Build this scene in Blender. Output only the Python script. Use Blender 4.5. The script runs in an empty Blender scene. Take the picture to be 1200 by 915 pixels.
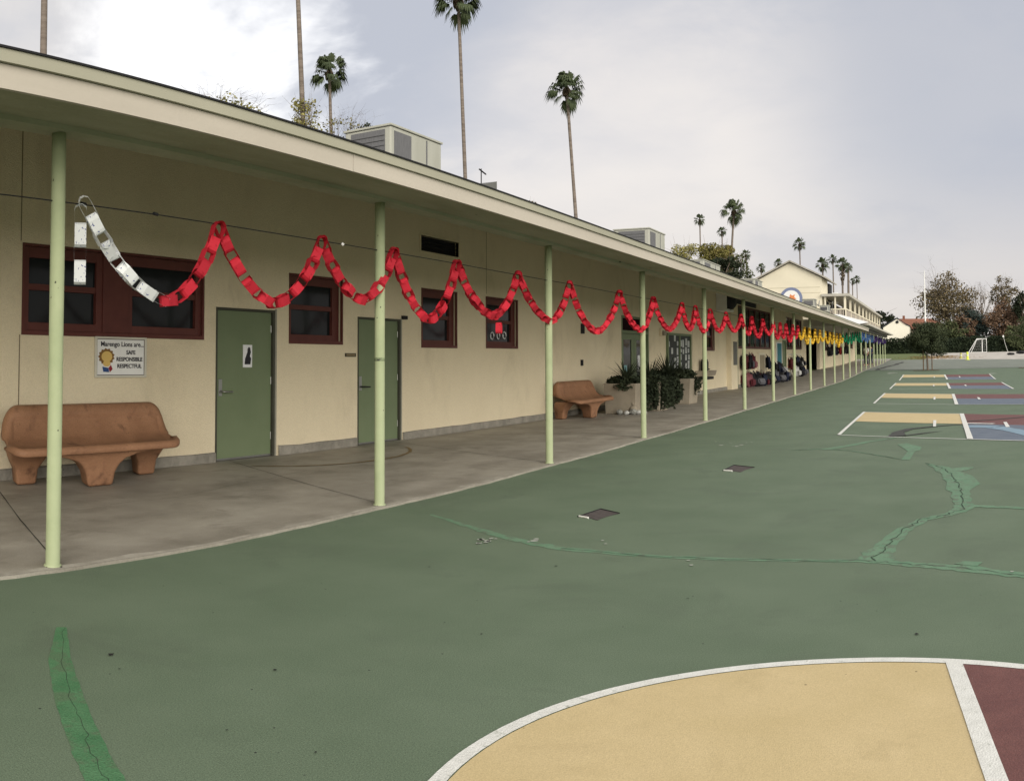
import bpy, bmesh, math, random
from mathutils import Vector, Matrix, noise
sc = bpy.context.scene
rnd = random.Random(7)
PI = math.pi

# ------------------------------------------------------------------ camera
F, YAW, PITCH, ROLL, OFF = 1050.0, -.471, -.038, .004, -77.8
D = 4.75
H = .286 * D
def _rot():
    cy, sy = math.cos(YAW), math.sin(YAW)
    cp, sp = math.cos(PITCH), math.sin(PITCH)
    cr, sr = math.cos(ROLL), math.sin(ROLL)
    R1 = Matrix(((cy, 0, -sy), (0, 1, 0), (sy, 0, cy)))
    R2 = Matrix(((1, 0, 0), (0, cp, sp), (0, -sp, cp)))
    R3 = Matrix(((cr, -sr, 0), (sr, cr, 0), (0, 0, 1)))
    return R3 @ R2 @ R1 @ Matrix(((1, 0, 0), (0, 0, 1), (0, 1, 0)))
RC = _rot()
cam = bpy.data.cameras.new('camera')
camo = bpy.data.objects.new('camera', cam)
sc.collection.objects.link(camo)
sc.camera = camo
cam.type = 'PANO'
cam.panorama_type = 'CENTRAL_CYLINDRICAL'
cam.central_cylindrical_range_u_min = -600 / F
cam.central_cylindrical_range_u_max = 600 / F
cam.central_cylindrical_range_v_max = (457.5 + OFF) / F
cam.central_cylindrical_range_v_min = -(457.5 - OFF) / F
cam.central_cylindrical_radius = 1
cam.clip_start = .05
cam.clip_end = 3000
cm = (Matrix(((1, 0, 0), (0, 1, 0), (0, 0, -1))) @ RC).transposed().to_4x4()
cm.translation = (0, 0, H)
camo.matrix_world = cm

# ------------------------------------------------------------------ light
sc.render.engine = 'CYCLES'
sc.cycles.use_denoising = True
sc.cycles.max_bounces = 6
sc.cycles.diffuse_bounces = 4
sc.cycles.glossy_bounces = 3
sc.view_settings.view_transform = 'Standard'
sc.view_settings.look = 'None'
sc.view_settings.exposure = 0.24
sc.view_settings.gamma = 1
SUN_EL, SUN_AZ = math.radians(22), math.atan2(.74, -.67)      # soft sun added behind the camera, out of view, to brighten the wall
sund = Vector((math.cos(SUN_EL) * math.sin(SUN_AZ), math.cos(SUN_EL) * math.cos(SUN_AZ), math.sin(SUN_EL)))
sl = bpy.data.lights.new('sun', 'SUN')
sl.energy = 2.7
sl.angle = math.radians(50)
sl.color = (1, .95, .87)
so = bpy.data.objects.new('sun', sl)
sc.collection.objects.link(so)
so.rotation_euler = (-sund).to_track_quat('-Z', 'Y').to_euler()

w = bpy.data.worlds.new('World')
sc.world = w
w.use_nodes = True
nt = w.node_tree
nt.nodes.clear()
N = nt.nodes.new
L = nt.links.new
def _m(op, a, b=None, c=None, clamp=False, tree=None):
    t = tree or nt
    n = t.nodes.new('ShaderNodeMath')
    n.operation = op
    n.use_clamp = clamp
    for i, v in enumerate((a, b, c)):
        if v is None: continue
        if isinstance(v, (int, float)): n.inputs[i].default_value = v
        else: t.links.new(v, n.inputs[i])
    return n.outputs[0]
def _vm(op, a, b=None):
    n = N('ShaderNodeVectorMath')
    n.operation = op
    for i, v in enumerate((a, b)):
        if v is None: continue
        if isinstance(v, (tuple, list)): n.inputs[i].default_value = v
        else: L(v, n.inputs[i])
    return n
def _mix(f, a, b):
    n = N('ShaderNodeMix')
    n.data_type = 'RGBA'
    for i, v in ((0, f), (6, a), (7, b)):
        if isinstance(v, (int, float)): n.inputs[i].default_value = v
        elif isinstance(v, tuple): n.inputs[i].default_value = (*v, 1) if len(v) == 3 else v
        else: L(v, n.inputs[i])
    return n.outputs[2]
def _range(v, a, b, c=0, d=1):
    n = N('ShaderNodeMapRange')
    n.interpolation_type = 'SMOOTHSTEP'
    L(v, n.inputs[0])
    for i, x in enumerate((a, b, c, d)): n.inputs[i + 1].default_value = x
    return n.outputs[0]
tc = N('ShaderNodeTexCoord')
dirv = tc.outputs['Generated']
nrm = _vm('NORMALIZE', dirv).outputs[0]
sep = N('ShaderNodeSeparateXYZ'); L(nrm, sep.inputs[0])
zc = _m('MAXIMUM', sep.outputs[2], 0.0)
den = _m('ADD', zc, .22)
comb = N('ShaderNodeCombineXYZ')
L(_m('DIVIDE', sep.outputs[0], den), comb.inputs[0])
L(_m('DIVIDE', sep.outputs[1], den), comb.inputs[1])
def fbm(scale, det, off=(0, 0, 0), rough=.55, dist=0.0):
    mp = N('ShaderNodeMapping'); L(comb.outputs[0], mp.inputs[0]); mp.inputs[1].default_value = off
    n = N('ShaderNodeTexNoise'); L(mp.outputs[0], n.inputs[0])
    n.inputs['Scale'].default_value = scale; n.inputs['Detail'].default_value = det
    n.inputs['Roughness'].default_value = rough; n.inputs['Distortion'].default_value = dist
    return n.outputs[0]
big = fbm(1.15, 6, (3.1, 1.7, 0), .52, .3)
fine = fbm(3.2, 8, (8.3, 4.1, 0), .6, .4)
cl = _m('ADD', _m('MULTIPLY', big, .72), _m('MULTIPLY', fine, .28))
sky = N('ShaderNodeTexSky')
sky.sky_type = 'NISHITA'
sky.sun_disc = False
sky.sun_elevation = SUN_EL
sky.sun_rotation = SUN_AZ
skyc = _vm('SCALE', sky.outputs[0]); skyc.inputs[3].default_value = 1.0
# cloud radiance in the units of the sky texture (world strength .1)
grey = _mix(_range(cl, .40, .62), (4.7, 4.9, 5.5), (6.9, 6.65, 6.5))
def toward(d, lo, hi, pw=1.0):
    v = Vector(d).normalized()
    dp = _vm('DOT_PRODUCT', nrm, tuple(v)).outputs['Value']
    return _range(_m('ADD', dp, _m('MULTIPLY', _m('SUBTRACT', cl, .5), .10)), lo, hi)
b1 = toward((-.65, .70, .33), .979, .995)
b2 = toward((-.33, .93, .21), .955, .998)
col = _mix(b1, grey, (11.5, 11.4, 11.3))
col = _mix(_m('MULTIPLY', b2, .6), col, (8.3, 7.75, 7.3))
d3 = toward((.16, .93, .34), .925, .995)
col = _mix(_m('MULTIPLY', d3, .8), col, (4.4, 4.6, 5.2))
warm = _m('SUBTRACT', 1, _range(zc, .02, .24))
col = _mix(_m('MULTIPLY', warm, .75), col, (6.9, 6.35, 5.95))
bk = _range(_vm('DOT_PRODUCT', nrm, tuple(Vector((.72, -.67, .22)).normalized())).outputs['Value'], .1, .95)  # unseen bright sky patch added behind the camera to light the wall
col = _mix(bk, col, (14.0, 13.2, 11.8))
col = _mix(.06, col, skyc.outputs[0])
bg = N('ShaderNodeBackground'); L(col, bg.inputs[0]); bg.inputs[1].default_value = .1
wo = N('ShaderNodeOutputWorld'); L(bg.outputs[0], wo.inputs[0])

# ------------------------------------------------------------------ materials
def srgb(r, g, b):
    f = lambda c: (c / 255 / 12.92) if c / 255 <= .04045 else ((c / 255 + .055) / 1.055) ** 2.4
    return (f(r), f(g), f(b))
MATS = {}
def mat(name, col, rough=.8, var=.12, scale=3.0, bump=0.0, bscale=40.0, metal=0.0, col2=None, spots=None,
        sscale=30.0, sthr=.1, emis=None, spec=.3, stretch=(1, 1, 1), detail=5.0, grain=0.0, gscale=150.0, dark=None, dscale=1.2, dlo=.55, dhi=.75):
    if name in MATS: return MATS[name]
    m = bpy.data.materials.new(name)
    m.use_nodes = True
    t = m.node_tree
    b = t.nodes['Principled BSDF']
    b.inputs['Roughness'].default_value = rough
    b.inputs['Metallic'].default_value = metal
    b.inputs['Specular IOR Level'].default_value = spec
    tcn = t.nodes.new('ShaderNodeTexCoord')
    mp = t.nodes.new('ShaderNodeMapping')
    mp.inputs[3].default_value = stretch
    t.links.new(tcn.outputs['Object'], mp.inputs[0])
    nz = t.nodes.new('ShaderNodeTexNoise')
    nz.inputs['Scale'].default_value = scale
    nz.inputs['Detail'].default_value = detail
    nz.inputs['Roughness'].default_value = .6
    t.links.new(mp.outputs[0], nz.inputs[0])
    mr = t.nodes.new('ShaderNodeMapRange')
    t.links.new(nz.outputs[0], mr.inputs[0])
    for i, x in enumerate((.3, .7, 0, 1)): mr.inputs[i + 1].default_value = x
    mx = t.nodes.new('ShaderNodeMix'); mx.data_type = 'RGBA'
    c2 = col2 or tuple(min(1, c * (1 + var)) for c in col)
    c1 = col if col2 else tuple(c * (1 - var) for c in col)
    mx.inputs[6].default_value = (*c1, 1)
    mx.inputs[7].default_value = (*c2, 1)
    t.links.new(mr.outputs[0], mx.inputs[0])
    out = mx.outputs[2]
    if dark:
        n3 = t.nodes.new('ShaderNodeTexNoise'); n3.inputs['Scale'].default_value = dscale
        n3.inputs['Detail'].default_value = 8; n3.inputs['Roughness'].default_value = .65
        n3.inputs['Distortion'].default_value = .5
        t.links.new(mp.outputs[0], n3.inputs[0])
        r3 = t.nodes.new('ShaderNodeMapRange'); r3.interpolation_type = 'SMOOTHSTEP'
        t.links.new(n3.outputs[0], r3.inputs[0])
        for i, x in enumerate((dlo, dhi, 0, 1)): r3.inputs[i + 1].default_value = x
        m3 = t.nodes.new('ShaderNodeMix'); m3.data_type = 'RGBA'
        t.links.new(r3.outputs[0], m3.inputs[0]); t.links.new(out, m3.inputs[6])
        m3.inputs[7].default_value = (*dark, 1)
        out = m3.outputs[2]
    if spots:
        v = t.nodes.new('ShaderNodeTexVoronoi'); v.inputs['Scale'].default_value = sscale
        v.inputs['Randomness'].default_value = 1
        t.links.new(mp.outputs[0], v.inputs[0])
        n4 = t.nodes.new('ShaderNodeTexNoise'); n4.inputs['Scale'].default_value = sscale * .31
        n4.inputs['Detail'].default_value = 2
        t.links.new(mp.outputs[0], n4.inputs[0])
        thr = _m('MULTIPLY', _m('GREATER_THAN', n4.outputs[0], .56, tree=t), sthr, tree=t)
        f = _m('LESS_THAN', v.outputs['Distance'], thr, tree=t)
        m4 = t.nodes.new('ShaderNodeMix'); m4.data_type = 'RGBA'
        t.links.new(f, m4.inputs[0]); t.links.new(out, m4.inputs[6])
        m4.inputs[7].default_value = (*spots, 1)
        out = m4.outputs[2]
    if grain:
        ng = t.nodes.new('ShaderNodeTexNoise'); ng.inputs['Scale'].default_value = gscale; ng.inputs['Detail'].default_value = 3
        ng.inputs['Roughness'].default_value = .7
        t.links.new(tcn.outputs['Object'], ng.inputs[0])
        rg_ = t.nodes.new('ShaderNodeMapRange'); t.links.new(ng.outputs[0], rg_.inputs[0])
        for i, x in enumerate((.3, .7, 1 - grain, 1 + grain)): rg_.inputs[i + 1].default_value = x
        sg_ = t.nodes.new('ShaderNodeVectorMath'); sg_.operation = 'SCALE'
        t.links.new(out, sg_.inputs[0]); t.links.new(rg_.outputs[0], sg_.inputs[3]); out = sg_.outputs[0]
    t.links.new(out, b.inputs['Base Color'])
    if bump:
        n2 = t.nodes.new('ShaderNodeTexNoise'); n2.inputs['Scale'].default_value = bscale
        n2.inputs['Detail'].default_value = 4
        t.links.new(tcn.outputs['Object'], n2.inputs[0])
        bp = t.nodes.new('ShaderNodeBump'); bp.inputs['Strength'].default_value = bump
        bp.inputs['Distance'].default_value = .02
        t.links.new(n2.outputs[0], bp.inputs['Height'])
        t.links.new(bp.outputs[0], b.inputs['Normal'])
    if emis: pass
    MATS[name] = m
    return m
M_court = mat('court_green', (.100, .140, .088), .78, col2=(.130, .172, .114), scale=1.1, grain=.30, bump=.25, bscale=220, detail=9,
              spots=(.03, .035, .028), sscale=9, sthr=.05, dark=(.102, .136, .090), dscale=1.3, dlo=.50, dhi=.70)
M_far = mat('worn_grey_asphalt', (.155, .175, .145), .85, col2=(.21, .225, .195), scale=.5, bump=.2, bscale=90, detail=8)
M_patch = mat('patch_green', (.105, .205, .122), .75, col2=(.145, .235, .150), scale=6, bump=.3, bscale=120, detail=8, grain=.2, dark=(.115, .158, .105), dscale=11, dlo=.50, dhi=.60)
M_patch2 = mat('patch_green_dark', (.050, .150, .065), .6, col2=(.085, .195, .095), scale=7, bump=.3, bscale=90, detail=8, grain=.25, dark=(.085, .150, .080), dscale=9, dlo=.48, dhi=.6)
M_white = mat('painted_white_line', (.60, .60, .56), .7, col2=(.72, .72, .68), scale=14, bump=.3, bscale=150, grain=.12, dark=(.42, .43, .38), dscale=16, dlo=.58, dhi=.70)
M_yellow = mat('painted_yellow', (.50, .395, .205), .7, col2=(.56, .445, .245), scale=2.2, bump=.15, bscale=220, detail=9, grain=.14, dark=(.47, .37, .195), dscale=2.2, dlo=.52, dhi=.75,
               spots=(.2, .15, .07), sscale=9, sthr=.05)
M_maroon = mat('painted_maroon', (.125, .050, .045), .65, col2=(.165, .07, .06), scale=5, bump=.3, bscale=160, grain=.25,
               spots=(.24, .17, .16), sscale=14, sthr=.05)
M_blue = mat('painted_blue', (.10, .125, .165), .7, col2=(.14, .165, .20), scale=3, bump=.2, bscale=150)
M_lblue = mat('painted_light_blue', (.20, .29, .36), .7, var=.15, scale=3)
M_dgrey = mat('dark_swoosh_paint', (.055, .055, .05), .8, var=.3, scale=8)
M_crack = mat('crack_black', (.018, .018, .016), .95, var=.3)
M_crackg = mat('crack_in_filler', (.035, .055, .035), .95, var=.4, scale=20)
M_conc = mat('walkway_concrete', (.20, .182, .15), .55, col2=(.36, .335, .285), scale=1.6, grain=.15, gscale=90, bump=.15, bscale=60, detail=9, spec=.35,
             dark=(.185, .168, .138), dscale=2.4, dlo=.5, dhi=.75, stretch=(1, .7, 1))
M_edge = mat('walkway_edge', (.26, .24, .20), .8, col2=(.42, .39, .335), scale=5, bump=.3, bscale=70)
M_joint = mat('joint_black', (.03, .027, .022), .9, var=.2)
M_stucco = mat('cream_stucco', (.66, .575, .410), .9, col2=(.72, .635, .46), scale=.8, bump=.6, bscale=80, detail=9, spec=.15, grain=.07, gscale=70,
               dark=(.55, .475, .335), dscale=.9, dlo=.50, dhi=.78, stretch=(1, 1, .6))
M_stucco2 = mat('pale_stucco', (.66, .61, .48), .9, var=.05, scale=.6, bump=.2, bscale=60, spec=.15)
M_plinth = mat('plinth_concrete', (.17, .16, .135), .9, col2=(.30, .28, .24), scale=4, bump=.9, bscale=18, detail=9,
               spots=(.05, .045, .04), sscale=9, sthr=.08)
M_groove = mat('stucco_groove', (.16, .13, .08), .9, var=.1)
M_green = mat('door_green', (.135, .175, .095), .5, col2=(.155, .195, .11), scale=2, bump=.05, bscale=60)
M_frame = mat('door_frame_dark', (.055, .055, .04), .6, var=.2)
M_maroonf = mat('window_frame_maroon', (.085, .023, .018), .5, col2=(.108, .031, .024), scale=6)
M_post = mat('post_green', (.29, .335, .195), .5, col2=(.35, .39, .235), scale=5, bump=.06, bscale=30,
             spots=(.05, .05, .035), sscale=16, sthr=.13)
M_soffit = mat('soffit_green', (.26, .26, .175), .85, col2=(.37, .36, .265), scale=2.5, bump=.5, bscale=22, detail=10,
               stretch=(1, .35, 1), spots=(.05, .05, .03), sscale=5, sthr=.08)
M_fascia = mat('fascia_cream', (.41, .37, .31), .6, col2=(.47, .425, .36), scale=2, stretch=(1, .3, 2), bump=.08, bscale=20)
M_fascia2 = mat('fascia_trim_cream', (.30, .29, .22), .6, col2=(.35, .335, .26), scale=2, stretch=(1, .3, 2))
M_roof = mat('roofing_grey', (.10, .10, .095), .95, var=.25, scale=3, bump=.4, bscale=40)
M_roofw = mat('canopy_white', (.72, .72, .70), .6, var=.05)
M_black = mat('black_matte', (.012, .012, .013), .7, var=.3)
M_vent = mat('vent_dark', (.006, .006, .010), .6, var=.3)
M_metal = mat('brushed_steel', (.35, .35, .33), .35, metal=.9, var=.1)
M_grille = mat('coil_grille', (.10, .10, .105), .7, col2=(.15, .15, .155), scale=60, stretch=(1, 1, .1))
M_hvac = mat('hvac_cream', (.33, .33, .28), .6, col2=(.39, .39, .34), scale=2, stretch=(1, 1, .3))
M_terra = mat('terracotta', (.225, .115, .062), .6, col2=(.33, .175, .098), scale=2.6, bump=.35, bscale=75, detail=10,
              spots=(.10, .055, .035), sscale=24, sthr=.12, grain=.2, gscale=110, dark=(.13, .065, .038), dscale=3.2, dlo=.52, dhi=.72)
M_planter = mat('planter_concrete', (.23, .20, .15), .9, col2=(.30, .26, .20), scale=3, bump=.4, bscale=60)
M_wpaint = mat('white_paint', (.72, .72, .70), .5, var=.05)
M_paper = mat('paper_white', (.70, .71, .72), .8, var=.04)
M_text = mat('lettering_black', (.02, .02, .025), .6, var=.1)
M_teal = mat('teal_board', (.03, .17, .21), .6, var=.1)
M_grey = mat('grey_panel', (.12, .12, .11), .6, var=.1)
M_wood = mat('stake_wood', (.13, .085, .05), .9, var=.3, scale=12)
M_bark = mat('bark', (.10, .078, .06), .95, col2=(.17, .135, .105), scale=14, bump=.8, bscale=30, stretch=(1, 1, .4))
M_palmbark = mat('palm_bark', (.105, .083, .068), .95, col2=(.21, .175, .15), scale=1.6, bump=.8, bscale=6, stretch=(.3, .3, 3))
M_skirt = mat('dead_fronds', (.055, .042, .028), .95, col2=(.11, .082, .05), scale=5)
M_grass = mat('lawn', (.085, .115, .035), .95, col2=(.14, .165, .065), scale=1.2, bump=.5, bscale=30, detail=10,
              dark=(.19, .15, .07), dscale=.6, dlo=.6, dhi=.75)
M_sand = mat('pale_dirt', (.40, .37, .33), .95, col2=(.54, .51, .46), scale=.8, bump=.4, bscale=10, detail=9,
             dark=(.26, .235, .20), dscale=.7, dlo=.52, dhi=.7)
M_tile = mat('red_roof_tiles', (.20, .085, .055), .85, col2=(.30, .13, .08), scale=6, bump=.4, bscale=14)
M_slate = mat('dark_shingle', (.05, .055, .062), .9, var=.2, scale=8)
M_wwall = mat('white_wall', (.80, .76, .64), .85, var=.04)
def leafmat(name, c1, c2):
    m = mat(name, c1, .75, col2=c2, scale=.9, detail=6, spec=.2)
    return m
M_palmleaf = leafmat('palm_leaf', (.030, .042, .020), (.075, .095, .045))
M_dark = leafmat('leaf_dark', (.012, .018, .010), (.034, .044, .022))
M_hedge = leafmat('leaf_hedge', (.012, .020, .011), (.028, .040, .018))
M_olive = leafmat('leaf_olive', (.07, .08, .022), (.20, .165, .05))
M_yell = leafmat('leaf_yellow_green', (.16, .15, .045), (.30, .27, .10))
M_brown = leafmat('leaf_autumn', (.085, .072, .038), (.17, .130, .072))
M_brown2 = leafmat('leaf_rust', (.12, .078, .050), (.23, .145, .095))
M_tree = leafmat('leaf_mid', (.038, .052, .022), (.10, .115, .050))
M_deep = leafmat('leaf_deep', (.022, .032, .015), (.060, .072, .034))
M_blueg = leafmat('leaf_blue_green', (.030, .045, .042), (.055, .075, .065))
# glass: dark room behind a glossy pane
M_glass = bpy.data.materials.new('window_glass'); M_glass.use_nodes = True
_b = M_glass.node_tree.nodes['Principled BSDF']
_b.inputs['Base Color'].default_value = (.012, .014, .015, 1)
_b.inputs['Roughness'].default_value = .08
_b.inputs['Specular IOR Level'].default_value = .13
_t = M_glass.node_tree
_n = _t.nodes.new('ShaderNodeTexNoise'); _n.inputs['Scale'].default_value = 1.6
_tc = _t.nodes.new('ShaderNodeTexCoord'); _t.links.new(_tc.outputs['Object'], _n.inputs[0])
_bp = _t.nodes.new('ShaderNodeBump'); _bp.inputs['Strength'].default_value = .06; _bp.inputs['Distance'].default_value = .05
_t.links.new(_n.outputs[0], _bp.inputs['Height']); _t.links.new(_bp.outputs[0], _b.inputs['Normal'])
def papermat(name, c, ink=None, thr=.62, translucent=.25):
    m = bpy.data.materials.new(name); m.use_nodes = True
    t = m.node_tree; b = t.nodes['Principled BSDF']
    b.inputs['Roughness'].default_value = .75; b.inputs['Specular IOR Level'].default_value = .2
    tcn = t.nodes.new('ShaderNodeTexCoord')
    mx = t.nodes.new('ShaderNodeMix'); mx.data_type = 'RGBA'
    nz = t.nodes.new('ShaderNodeTexNoise'); nz.inputs['Scale'].default_value = 3
    t.links.new(tcn.outputs['Object'], nz.inputs[0]); t.links.new(nz.outputs[0], mx.inputs[0])
    mx.inputs[6].default_value = (*[k * .85 for k in c], 1); mx.inputs[7].default_value = (*[min(1, k * 1.12) for k in c], 1)
    ge = t.nodes.new('ShaderNodeNewGeometry'); rn = t.nodes.new('ShaderNodeMapRange')
    t.links.new(ge.outputs['Random Per Island'], rn.inputs[0]); rn.inputs[3].default_value = .72; rn.inputs[4].default_value = 1.2
    oi = t.nodes.new('ShaderNodeObjectInfo'); r2_ = t.nodes.new('ShaderNodeMapRange')
    t.links.new(oi.outputs['Random'], r2_.inputs[0]); r2_.inputs[3].default_value = .75; r2_.inputs[4].default_value = 1.18
    sv_ = t.nodes.new('ShaderNodeVectorMath'); sv_.operation = 'SCALE'
    t.links.new(mx.outputs[2], sv_.inputs[0]); t.links.new(_m('MULTIPLY', rn.outputs[0], r2_.outputs[0], tree=t), sv_.inputs[3])
    out = sv_.outputs[0]
    if ink:
        w2 = t.nodes.new('ShaderNodeTexNoise'); w2.inputs['Scale'].default_value = 42; w2.inputs['Detail'].default_value = 1.5
        w2.inputs['Distortion'].default_value = 1.2
        t.links.new(tcn.outputs['Object'], w2.inputs[0])
        m2 = t.nodes.new('ShaderNodeMix'); m2.data_type = 'RGBA'
        t.links.new(_m('GREATER_THAN', w2.outputs[0], thr, tree=t), m2.inputs[0])
        t.links.new(out, m2.inputs[6]); m2.inputs[7].default_value = (*ink, 1)
        out = m2.outputs[2]
    t.links.new(out, b.inputs['Base Color'])
    tr = t.nodes.new('ShaderNodeBsdfTranslucent'); t.links.new(out, tr.inputs[0])
    ms = t.nodes.new('ShaderNodeMixShader'); ms.inputs[0].default_value = translucent
    t.links.new(b.outputs[0], ms.inputs[1]); t.links.new(tr.outputs[0], ms.inputs[2])
    t.links.new(ms.outputs[0], t.nodes['Material Output'].inputs[0])
    return m
P_red = papermat('paper_red', (.54, .026, .045), (.12, .005, .01), .70)
P_white = papermat('paper_white_drawn', (.78, .80, .80), (.05, .07, .25), .66)
P_yellow = papermat('paper_gold', (.78, .50, .05), None)
P_green = papermat('paper_green', (.015, .22, .10), None)
P_blue = papermat('paper_blue', (.10, .20, .42), None)
P_purple = papermat('paper_purple', (.055, .03, .13), None)

# ------------------------------------------------------------------ helpers
C = sc.collection
def tag(o, label=None, cat=None, group=None, kind=None):
    if label: o['label'] = label
    if cat: o['category'] = cat
    if group: o['group'] = group
    if kind: o['kind'] = kind
    return o
def thing(name, label, cat, loc=(0, 0, 0), rz=0.0, group=None):
    o = bpy.data.objects.new(name, None); C.objects.link(o)
    o.location = loc; o.rotation_euler = (0, 0, rz); o.empty_display_size = .1
    return tag(o, label, cat, group)
class MB:
    """collects faces; build() links them as one mesh object"""
    def __init__(s): s.v = []; s.f = []; s.sm = []
    def add(s, vs, fs, smooth=False):
        n = len(s.v); s.v += [tuple(p) for p in vs]; s.f += [tuple(n + i for i in f) for f in fs]; s.sm += [smooth] * len(fs)
        return s
    def box(s, a, b, rot=None, c=(0, 0, 0)):
        (x0, y0, z0), (x1, y1, z1) = a, b
        vs = [Vector(p) for p in ((x0, y0, z0), (x1, y0, z0), (x1, y1, z0), (x0, y1, z0), (x0, y0, z1), (x1, y0, z1), (x1, y1, z1), (x0, y1, z1))]
        if rot: vs = [rot @ (p - Vector(c)) + Vector(c) for p in vs]
        return s.add(vs, [(0, 3, 2, 1), (4, 5, 6, 7), (0, 1, 5, 4), (1, 2, 6, 5), (2, 3, 7, 6), (3, 0, 4, 7)])
    def quad(s, *p): return s.add(p, [tuple(range(len(p)))])
    def tube(s, pts, rads, n=8, cap=True, smooth=True):
        pts = [Vector(p) for p in pts]
        if isinstance(rads, (int, float)): rads = [rads] * len(pts)
        vs = []; 
        for i, p in enumerate(pts):
            t = (pts[min(i + 1, len(pts) - 1)] - pts[max(i - 1, 0)]).normalized()
            a = Vector((0, 0, 1)) if abs(t.z) < .9 else Vector((0, 1, 0))
            u = t.cross(a).normalized(); v = t.cross(u)
            for k in range(n):
                an = 2 * PI * k / n
                vs.append(p + (u * math.cos(an) + v * math.sin(an)) * rads[i])
        fs = [(i * n + k, i * n + (k + 1) % n, (i + 1) * n + (k + 1) % n, (i + 1) * n + k) for i in range(len(pts) - 1) for k in range(n)]
        s.add(vs, fs, smooth)
        if cap:
            s.add([vs[k] for k in range(n)], [tuple(range(n))][::-1])
            s.add([vs[(len(pts) - 1) * n + k] for k in range(n)], [tuple(range(n))])
        return s
    def lathe(s, prof, n=24, c=(0, 0, 0)):
        vs = [(c[0] + r * math.cos(2 * PI * k / n), c[1] + r * math.sin(2 * PI * k / n), c[2] + z) for r, z in prof for k in range(n)]
        fs = [(i * n + k, i * n + (k + 1) % n, (i + 1) * n + (k + 1) % n, (i + 1) * n + k) for i in range(len(prof) - 1) for k in range(n)]
        return s.add(vs, fs, True)
    def build(s, name, m, parent=None, kind=None, bevel=0, loc=None):
        me = bpy.data.meshes.new(name); me.from_pydata(s.v, [], s.f)
        me.polygons.foreach_set('use_smooth', s.sm)
        me.materials.append(m); me.update()
        o = bpy.data.objects.new(name, me); C.objects.link(o)
        if parent: o.parent = parent
        if kind: o['kind'] = kind
        if loc: o.location = loc
        if bevel:
            bv = o.modifiers.new('bevel', 'BEVEL'); bv.width = bevel; bv.segments = 2; bv.limit_method = 'ANGLE'
        return o
def B(name, a, b, m, parent=None, bevel=0, kind=None): return MB().box(a, b).build(name, m, parent, kind, bevel)
def copy_tree(o, parent=None):
    c = o.copy(); C.objects.link(c)
    if parent: c.parent = parent
    for ch in list(o.children): copy_tree(ch, c)
    return c

GT = [(-400, 0), (45, 0), (50, .06), (58, .22), (66, .33), (74, .38), (82, .46), (86, .56), (98, .80), (115, 1.10), (130, 1.30), (3000, 1.30)]
def gz(y):
    for (a, za), (b, zb) in zip(GT, GT[1:]):
        if y <= b: return za + (zb - za) * (y - a) / (b - a)
    return 1.3
YB = [g[0] for g in GT]
def clip(poly, y, keep_above):
    out = []
    for i in range(len(poly)):
        p, q = poly[i], poly[(i + 1) % len(poly)]
        ip = (p[1] >= y) == keep_above or p[1] == y; iq = (q[1] >= y) == keep_above or q[1] == y
        if ip: out.append(p)
        if ip != iq:
            t = (y - p[1]) / (q[1] - p[1]); out.append((p[0] + t * (q[0] - p[0]), y))
    return out
def drape(mb, poly, dz):
    """lay a flat outline (x, y) on the ground profile, dz above it"""
    for a, b in zip(YB, YB[1:]):
        if max(p[1] for p in poly) <= a or min(p[1] for p in poly) >= b: continue
        q = clip(poly, a, True); q = clip(q, b, False) if len(q) > 2 else q
        if len(q) > 2: mb.add([(x, y, gz(y) + dz) for x, y in q], [tuple(range(len(q)))])
    return mb
def sheet(name, polys, dz, m, kind='structure', thick=0):
    mb = MB()
    for p in polys:
        a = sum(p[i][0] * p[(i + 1) % len(p)][1] - p[(i + 1) % len(p)][0] * p[i][1] for i in range(len(p)))
        if a < 0: p = p[::-1]
        drape(mb, p, dz)
    return mb.build(name, m, None, kind)
def px_ground(x, y):
    """where a sight line from the photo's camera meets the ground"""
    th = (x - 600) / F; v = -(y - 457.5 - OFF) / F
    r = RC.transposed() @ Vector((math.sin(th), v, math.cos(th)))
    z = 0
    for _ in range(40):
        t = (z - H) / r.z; z = .5 * z + .5 * gz(t * r.y)
    return (t * r.x, t * r.y)
def ribbon(pts, w, jitter=0.0, sub=5, seed=0):
    """outline strips along a path, list of quads; w: width or list"""
    r = random.Random(seed)
    P = []; Wd = []
    ws = w if isinstance(w, list) else [w] * len(pts)
    for i in range(len(pts) - 1):
        for k in range(sub):
            t = k / sub
            P.append((pts[i][0] * (1 - t) + pts[i + 1][0] * t, pts[i][1] * (1 - t) + pts[i + 1][1] * t)); Wd.append(ws[i] * (1 - t) + ws[i + 1] * t)
    P.append(pts[-1]); Wd.append(ws[-1])
    A = []; Bp = []
    for i, p in enumerate(P):
        q0 = P[max(0, i - 1)]; q1 = P[min(len(P) - 1, i + 1)]
        dx, dy = q1[0] - q0[0], q1[1] - q0[1]; l = math.hypot(dx, dy) or 1
        nx, ny = -dy / l, dx / l; h = Wd[i] / 2
        ja, jb = (1 + r.uniform(-jitter, jitter)) * h, (1 + r.uniform(-jitter, jitter)) * h
        A.append((p[0] + nx * ja, p[1] + ny * ja)); Bp.append((p[0] - nx * jb, p[1] - ny * jb))
    return [[Bp[i], Bp[i + 1], A[i + 1], A[i]] for i in range(len(P) - 1)]
def wiggle(pts, amp, sub, seed):
    r = random.Random(seed); out = []
    for i in range(len(pts) - 1):
        for k in range(sub):
            t = k / sub
            out.append((pts[i][0] * (1 - t) + pts[i + 1][0] * t + r.uniform(-amp, amp), pts[i][1] * (1 - t) + pts[i + 1][1] * t + r.uniform(-amp, amp)))
    out.append(pts[-1]); return out

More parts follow.
